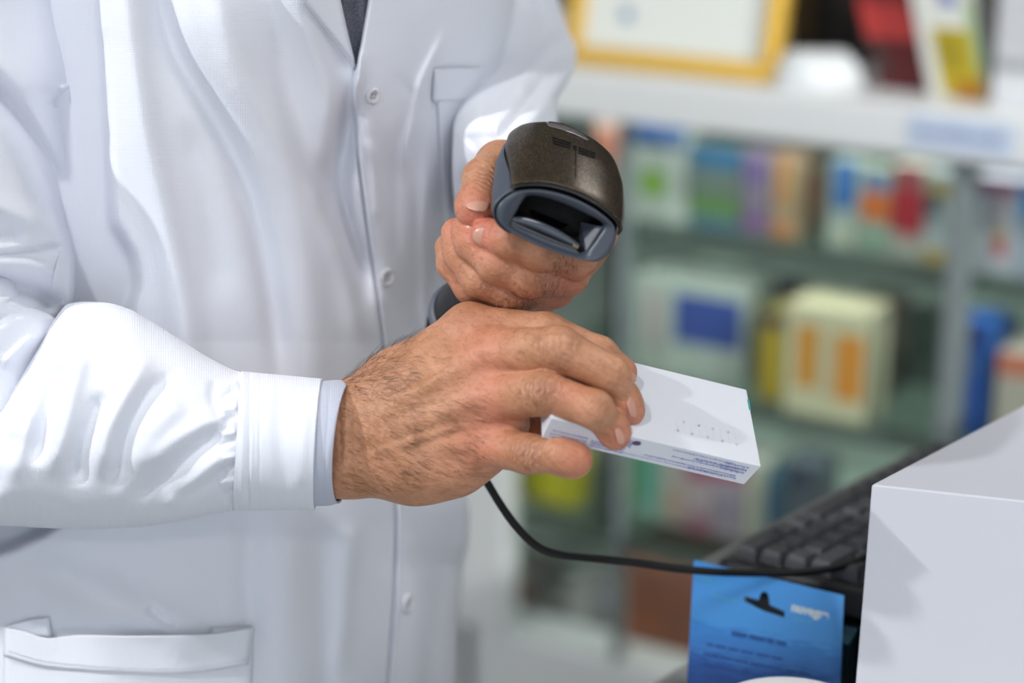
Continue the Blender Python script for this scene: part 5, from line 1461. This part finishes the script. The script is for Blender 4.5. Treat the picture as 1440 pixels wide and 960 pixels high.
# bottom
pack('cardboard_box', (872, 784, 990, 925), .07, .14, (120, 70, 50), [(.05, .05, .9, .3, (104, 64, 50)), (.1, .6, .5, .95, (140, 80, 50))], 'large brown cardboard box at the bottom of the cabinet', 'box', None, hb)
pack('storage_box', (985, 790, 1075, 950), .23, .12, (74, 62, 56), [], 'dark brown box behind the brown cardboard box', 'box', None, hb)
for (x0, x1, t, b_, base, pt_, lb) in [
    (716, 752, 800, 896, (120, 116, 112), [(.1, .35, .8, .7, (160, 106, 98)), (.2, 0, .9, .2, (170, 172, 168))], 'grey pack with a small reddish panel at the left bottom of the cabinet'),
    (756, 796, 828, 902, (96, 96, 96), [(.2, .2, .8, .5, (120, 118, 116))], 'dark grey pack at the bottom of the cabinet'),
    (798, 832, 820, 908, (136, 136, 134), [(.2, .3, .9, .8, (164, 162, 162))], 'light grey pack at the bottom of the cabinet'),
    (834, 868, 818, 914, (112, 112, 114), [(.2, .1, .8, .5, (136, 136, 142))], 'mid grey pack beside the brown cardboard box')]:
    pack('storage_pack', (x0, t, x1, b_), .08, .06, base, pt_, lb, 'pack', g4, hb)

# ---- on top of the cabinet
M['gold'] = mat('gilt_frame', (214, 172, 66), .38, .35)
M['paper'] = mat('certificate_paper', (216, 220, 214), .6)
FRM = None
sF0, hF0 = px2cab(792, 98, .03); sF1, _ = px2cab(1092, 98, .03); hF = hT1 + .0005
def frp(u, v, e=0):     # leaning back a little; u along, v up
    return cab(sF0 + u, .035 + v * .22 - e, hF + v)
FRM = empty('certificate_frame', tuple(frp((sF1 - sF0) / 2, 0)), 'gilt picture frame with a certificate leaning on top of the cabinet', 'picture frame')
wF = sF1 - sF0; hFr = .21; bw = .021
def slab(mb, u0, u1, v0, v1, e0, e1, mi=0):
    mb.hexa([frp(u0, v0, e1), frp(u1, v0, e1), frp(u1, v0, e0), frp(u0, v0, e0)], [frp(u0, v1, e1), frp(u1, v1, e1), frp(u1, v1, e0), frp(u0, v1, e0)], mi)
fm = MB()
slab(fm, 0, wF, 0, bw, -.012, .012); slab(fm, 0, wF, hFr - bw, hFr, -.012, .012); slab(fm, 0, bw, bw, hFr - bw, -.012, .012); slab(fm, wF - bw, wF, bw, hFr - bw, -.012, .012)
adopt(fm.build('gilt_moulding', M['gold'], None, False, .004, 3), FRM)
pp = MB(); slab(pp, bw * .8, wF - bw * .8, bw * .8, hFr - bw * .8, -.006, .002); adopt(pp.build('certificate', M['paper'], None), FRM)
sl = MB(); slab(sl, .068, .082, .052, .066, .002, .0028); adopt(sl.build('blue_seal', paint((92, 128, 170)), None), FRM)
# crumpled white cloth
def lump():
    a0, _ = px2cab(1094, 118, .055); a1, _ = px2cab(1202, 118, .055); _, ht_ = px2cab(1150, 72, .055)
    n, m_ = 26, 14; r = np.random.default_rng(2); vs = []
    for i in range(m_):
        ph = i / (m_ - 1) * math.pi / 2
        for j in range(n):
            t = 2 * math.pi * j / n; k = 1 + .08 * math.sin(3 * t + 1) + .06 * math.sin(5 * t + ph * 3)
            cs = math.cos(ph) ** .5
            vs.append(cab((a0 + a1) / 2 + (a1 - a0) / 2 * cs * math.cos(t) * k, .055 + .045 * cs * math.sin(t) * k, hT1 + .0005 + (ht_ - hT1) * math.sin(ph) * (1 + .22 * math.sin(2 * t + .5) * math.cos(ph))))
    o = mesh_obj('folded_cloth', vs, grid_faces(m_, n) + [tuple((m_ - 1) * n + j for j in range(n))], mat('white_cloth', (214, 218, 220), .8))
    props(o, 'crumpled white cloth on the cabinet top between frame and red box', 'cloth')
lump()
top = hT1
pack('dark_box', (1112, -60, 1150, 62), .20, .10, (60, 48, 34), [(.2, .3, .8, .8, (96, 74, 40))], 'dark brown box behind the white cloth', 'box', None, top)
pack('black_box', (1150, -60, 1206, 84), .17, .12, (26, 24, 24), [(.4, .3, .9, .6, (44, 42, 38))], 'black box between brown box and red box', 'box', None, top)
def skewpack(name, rect, o, dep, base, patches, label, skew, cat='box'):
    ob = pack(name, rect, o, dep, base, patches, label, cat, None, top)
    v = ob.data.vertices; zs = [q.co.z for q in v]; z0, z1 = min(zs), max(zs)
    for q in v:
        k = (q.co.z - z0) / (z1 - z0) * skew; q.co.x += UR[0] * k; q.co.y += UR[1] * k
    return ob
skewpack('red_box', (1238, -60, 1312, 128), .07, .05, (120, 26, 30), [(0, .36, 1, .62, (176, 52, 48)), (0, .62, 1, 1, (84, 10, 14)), (.02, .66, .3, .9, (60, 40, 36))], 'dark red box leaning on the cabinet top', -.050)
skewpack('yellow_box', (1308, -60, 1392, 136), .05, .05, (206, 208, 202), [(.24, .50, .98, .98, (176, 156, 24)), (.3, .55, .7, .8, (150, 134, 22)), (.45, .86, .95, 1, (160, 110, 20)), (.88, .3, 1, .8, (150, 178, 120)), (.5, .24, .75, .34, (70, 90, 170))], 'white box with olive yellow panel leaning beside the red box', -.040)
pack('white_device', (1395, -80, 1460, 146), .04, .10, (190, 192, 196), [(0, .72, 1, .78, (150, 154, 158)), (0, .80, 1, 1, (208, 210, 214))], 'pale grey device at the right end of the cabinet top', 'device', None, top, side=(170, 172, 176))
# dark wall shelving behind with a blue shelf edge
WS = MB(); cbox(WS, sW + .2, sR + .3, DEP + .06, DEP + .30, 0, 2.2); wso = WS.build('dark_wall_unit', mat('dark_wood', (44, 38, 32), .6), None); props(wso, 'dark wooden wall unit standing behind the display cabinet', 'wall unit')
sb0, hb0 = px2cab(1122, -4, .3); sb1, _ = px2cab(1300, -4, .3)
BS = MB(); cbox(BS, sb0, sb1, .28, DEP + .055, hb0 - .006, hb0 + .016); bso = BS.build('blue_shelf', paint((64, 80, 150)), wso, False)

# ---- room
M['floor'] = mat('grey_floor_tile', (150, 150, 146), .35); noise_tint(M['floor'], (132, 132, 128), 6, 4)
M['wall'] = mat('white_wall', (214, 216, 214), .8); bump(M['wall'], 120, .0005, .3)
M['ceil'] = mat('white_ceiling', (225, 225, 222), .9)
def plane_obj(name, pts, m, t=.05, up=(0, 0, 1)):
    mb = MB(); p = [np.array(q, float) for q in pts]; u = np.array(up, float) * t
    mb.add(p + [q + u for q in p], [(0, 1, 2, 3), (7, 6, 5, 4), (0, 4, 5, 1), (1, 5, 6, 2), (2, 6, 7, 3), (3, 7, 4, 0)]); o = mb.build(name, m, None); props(o, kind='structure'); return o
plane_obj('floor', [(-3.6, -3.2, 0), (3.6, -3.2, 0), (3.6, 4.6, 0), (-3.6, 4.6, 0)], M['floor'], .05, (0, 0, -1))
plane_obj('ceiling', [(-3.6, -3.2, 2.75), (3.6, -3.2, 2.75), (3.6, 4.6, 2.75), (-3.6, 4.6, 2.75)], M['ceil'])
plane_obj('wall_back', [(-3.6, 4.6, 0), (3.6, 4.6, 0), (3.6, 4.6, 2.75), (-3.6, 4.6, 2.75)], M['wall'], .1, (0, 1, 0))
plane_obj('wall_left', [(-3.6, -3.2, 0), (-3.6, 4.6, 0), (-3.6, 4.6, 2.75), (-3.6, -3.2, 2.75)], M['wall'], .1, (-1, 0, 0))
plane_obj('wall_right', [(3.6, -3.2, 0), (3.6, 4.6, 0), (3.6, 4.6, 2.75), (3.6, -3.2, 2.75)], M['wall'], .1, (1, 0, 0))
# ------------------------------------------------------------------ light
M['lamp'] = mat('lamp_diffuser', (255, 255, 255), .4); 
b_ = M['lamp'].node_tree.nodes['Principled BSDF']; b_.inputs['Emission Color'].default_value = (1, .98, .95, 1); b_.inputs['Emission Strength'].default_value = 3
M['lamp_rim'] = mat('lamp_rim', (200, 200, 200), .4, .5)
def downlight(x, y, power, rad=.06, color=(1, .96, .92), label=None, group='ceiling downlights', aim=None, size=150, blend=.6):
    T = empty('ceiling_downlight', (x, y, 2.75), label, 'ceiling lamp', group)
    mb = MB(); v, f = lathe([(.001, -.004), (.075, -.004), (.075, -.001), (.001, -.001)], (x, y, 2.749), 28); mb.add(v, f); adopt(mb.build('diffuser', M['lamp'], None, True), T)
    mb = MB(); v, f = lathe([(.076, -.001), (.076, -.010), (.095, -.008), (.095, -.001)], (x, y, 2.749), 28); mb.add(v, f); adopt(mb.build('rim', M['lamp_rim'], None, True), T)
    l = bpy.data.lights.new('lamp_light', 'SPOT'); l.energy = power; l.shadow_soft_size = rad; l.spot_size = math.radians(size); l.spot_blend = blend; l.color = color
    o = bpy.data.objects.new('lamp_light', l); COL.objects.link(o); o.location = (x, y, 2.735)
    t = Vector(aim) if aim is not None else Vector((x, y, 0)); o.rotation_euler = (t - Vector(o.location)).to_track_quat('-Z', 'Y').to_euler()
    adopt(o, T); return o
def panel(x, y, sx, sy, power, color=(.93, .96, 1)):
    T = empty('ceiling_panel_light', (x, y, 2.75), 'square ceiling light panel over the room', 'ceiling lamp', 'ceiling light panels')
    mb = MB(); mb.box((x, y, 2.744), sx, sy, .008); adopt(mb.build('diffuser', M['lamp'], None), T)
    l = bpy.data.lights.new('panel_light', 'AREA'); l.shape = 'RECTANGLE'; l.size = sx; l.size_y = sy; l.energy = power; l.color = color
    o = bpy.data.objects.new('panel_light', l); COL.objects.link(o); o.location = (x, y, 2.735); adopt(o, T)
fn = np.cross(t1 - t0, B0 - t0); fo, fr_ = ray(1306, 803); hit = fo + fr_ * (((t0 - fo) @ fn) / (fr_ @ fn))
kd = cam2world(Cc) - hit; kd /= np.linalg.norm(kd); kpos = hit + kd * ((2.735 - hit[2]) / kd[2]); KEYX, KEYY = float(kpos[0]), float(kpos[1]); print('KEY', kpos, hit)
tgt = (0.05, .95, 1.05)
downlight(KEYX, KEYY, KEY_W if 'KEY_W' in globals() else 265, .045, (.97, .98, 1), 'ceiling downlight farthest left, beside the person', aim=tgt)
downlight(-.60, .02, 80, .05, (1, .99, .97), 'ceiling downlight nearly above the viewer', aim=tgt)
downlight(.35, -1.7, 50, .14, (1, .93, .86), 'ceiling downlight far behind the viewer', aim=tgt)
panel(.9, .2, .6, .6, 10)
panel(1.5, 2.0, .6, .6, 8)
def added_strip_light(hh, en):  # unseen strip lamps, added inside the cabinet to brighten its interior
    a = cab(sL1 + .02, .052, hh); b = cab(sR - .02, .052, hh); c = (a + b) / 2; ln = float(np.linalg.norm(b - a))
    mb = MB(); mb.box((0, 0, 0), ln, .010, .005); o = mb.build('added_light_strip', M['lamp'], None); o.location = c; o.rotation_euler = (0, 0, math.atan2(UR[1], UR[0])); adopt(o, CAB)
    l = bpy.data.lights.new('added_strip_lamp', 'AREA'); l.shape = 'RECTANGLE'; l.size = ln; l.size_y = .02; l.energy = en; l.color = (.96, 1, .97)
    q = bpy.data.objects.new('added_strip_lamp', l); COL.objects.link(q); q.location = c - np.array([0, 0, .006]); q.rotation_euler = (math.radians(20), 0, math.atan2(UR[1], UR[0])); adopt(q, CAB)
for hh_, en_ in ((hT0 - .008, .42), (h1 - .013, .42), (h2 - .013, .42), (h3 - .013, .42)): added_strip_light(hh_, en_)
downlight(2.6, -.9, 1150, .10, (1, 1, .98), 'added ceiling downlight right of the viewer, brightening the cabinet', aim=cab(.50, .1, .58), size=31, blend=.7)  # unseen narrow spot, added to lift the dark cabinet
w = bpy.data.worlds.new('daylight'); scene.world = w; w.use_nodes = True
w.node_tree.nodes['Background'].inputs[0].default_value = (.80, .89, 1, 1); w.node_tree.nodes['Background'].inputs[1].default_value = 1.5

# ------------------------------------------------------------------ camera
cam = bpy.data.cameras.new('camera'); cam.lens = 70; cam.sensor_width = 36; cam.clip_start = .05
co = bpy.data.objects.new('camera', cam); COL.objects.link(co); co.location = (0, 0, CAMZ); co.rotation_euler = (math.pi / 2 - PITCH, 0, 0)
cam.dof.use_dof = True; cam.dof.focus_distance = .958; cam.dof.aperture_fstop = 3.3; cam.dof.aperture_blades = 0
scene.camera = co
vs_ = scene.view_settings; vs_.view_transform = 'Standard'; vs_.look = 'None'; vs_.exposure = -0.29; vs_.gamma = 1; vs_.use_curve_mapping = False
scene.cycles.max_bounces = 8; scene.cycles.transparent_max_bounces = 12; scene.cycles.use_denoising = True
scene.cycles.caustics_reflective = False; scene.cycles.caustics_refractive = False
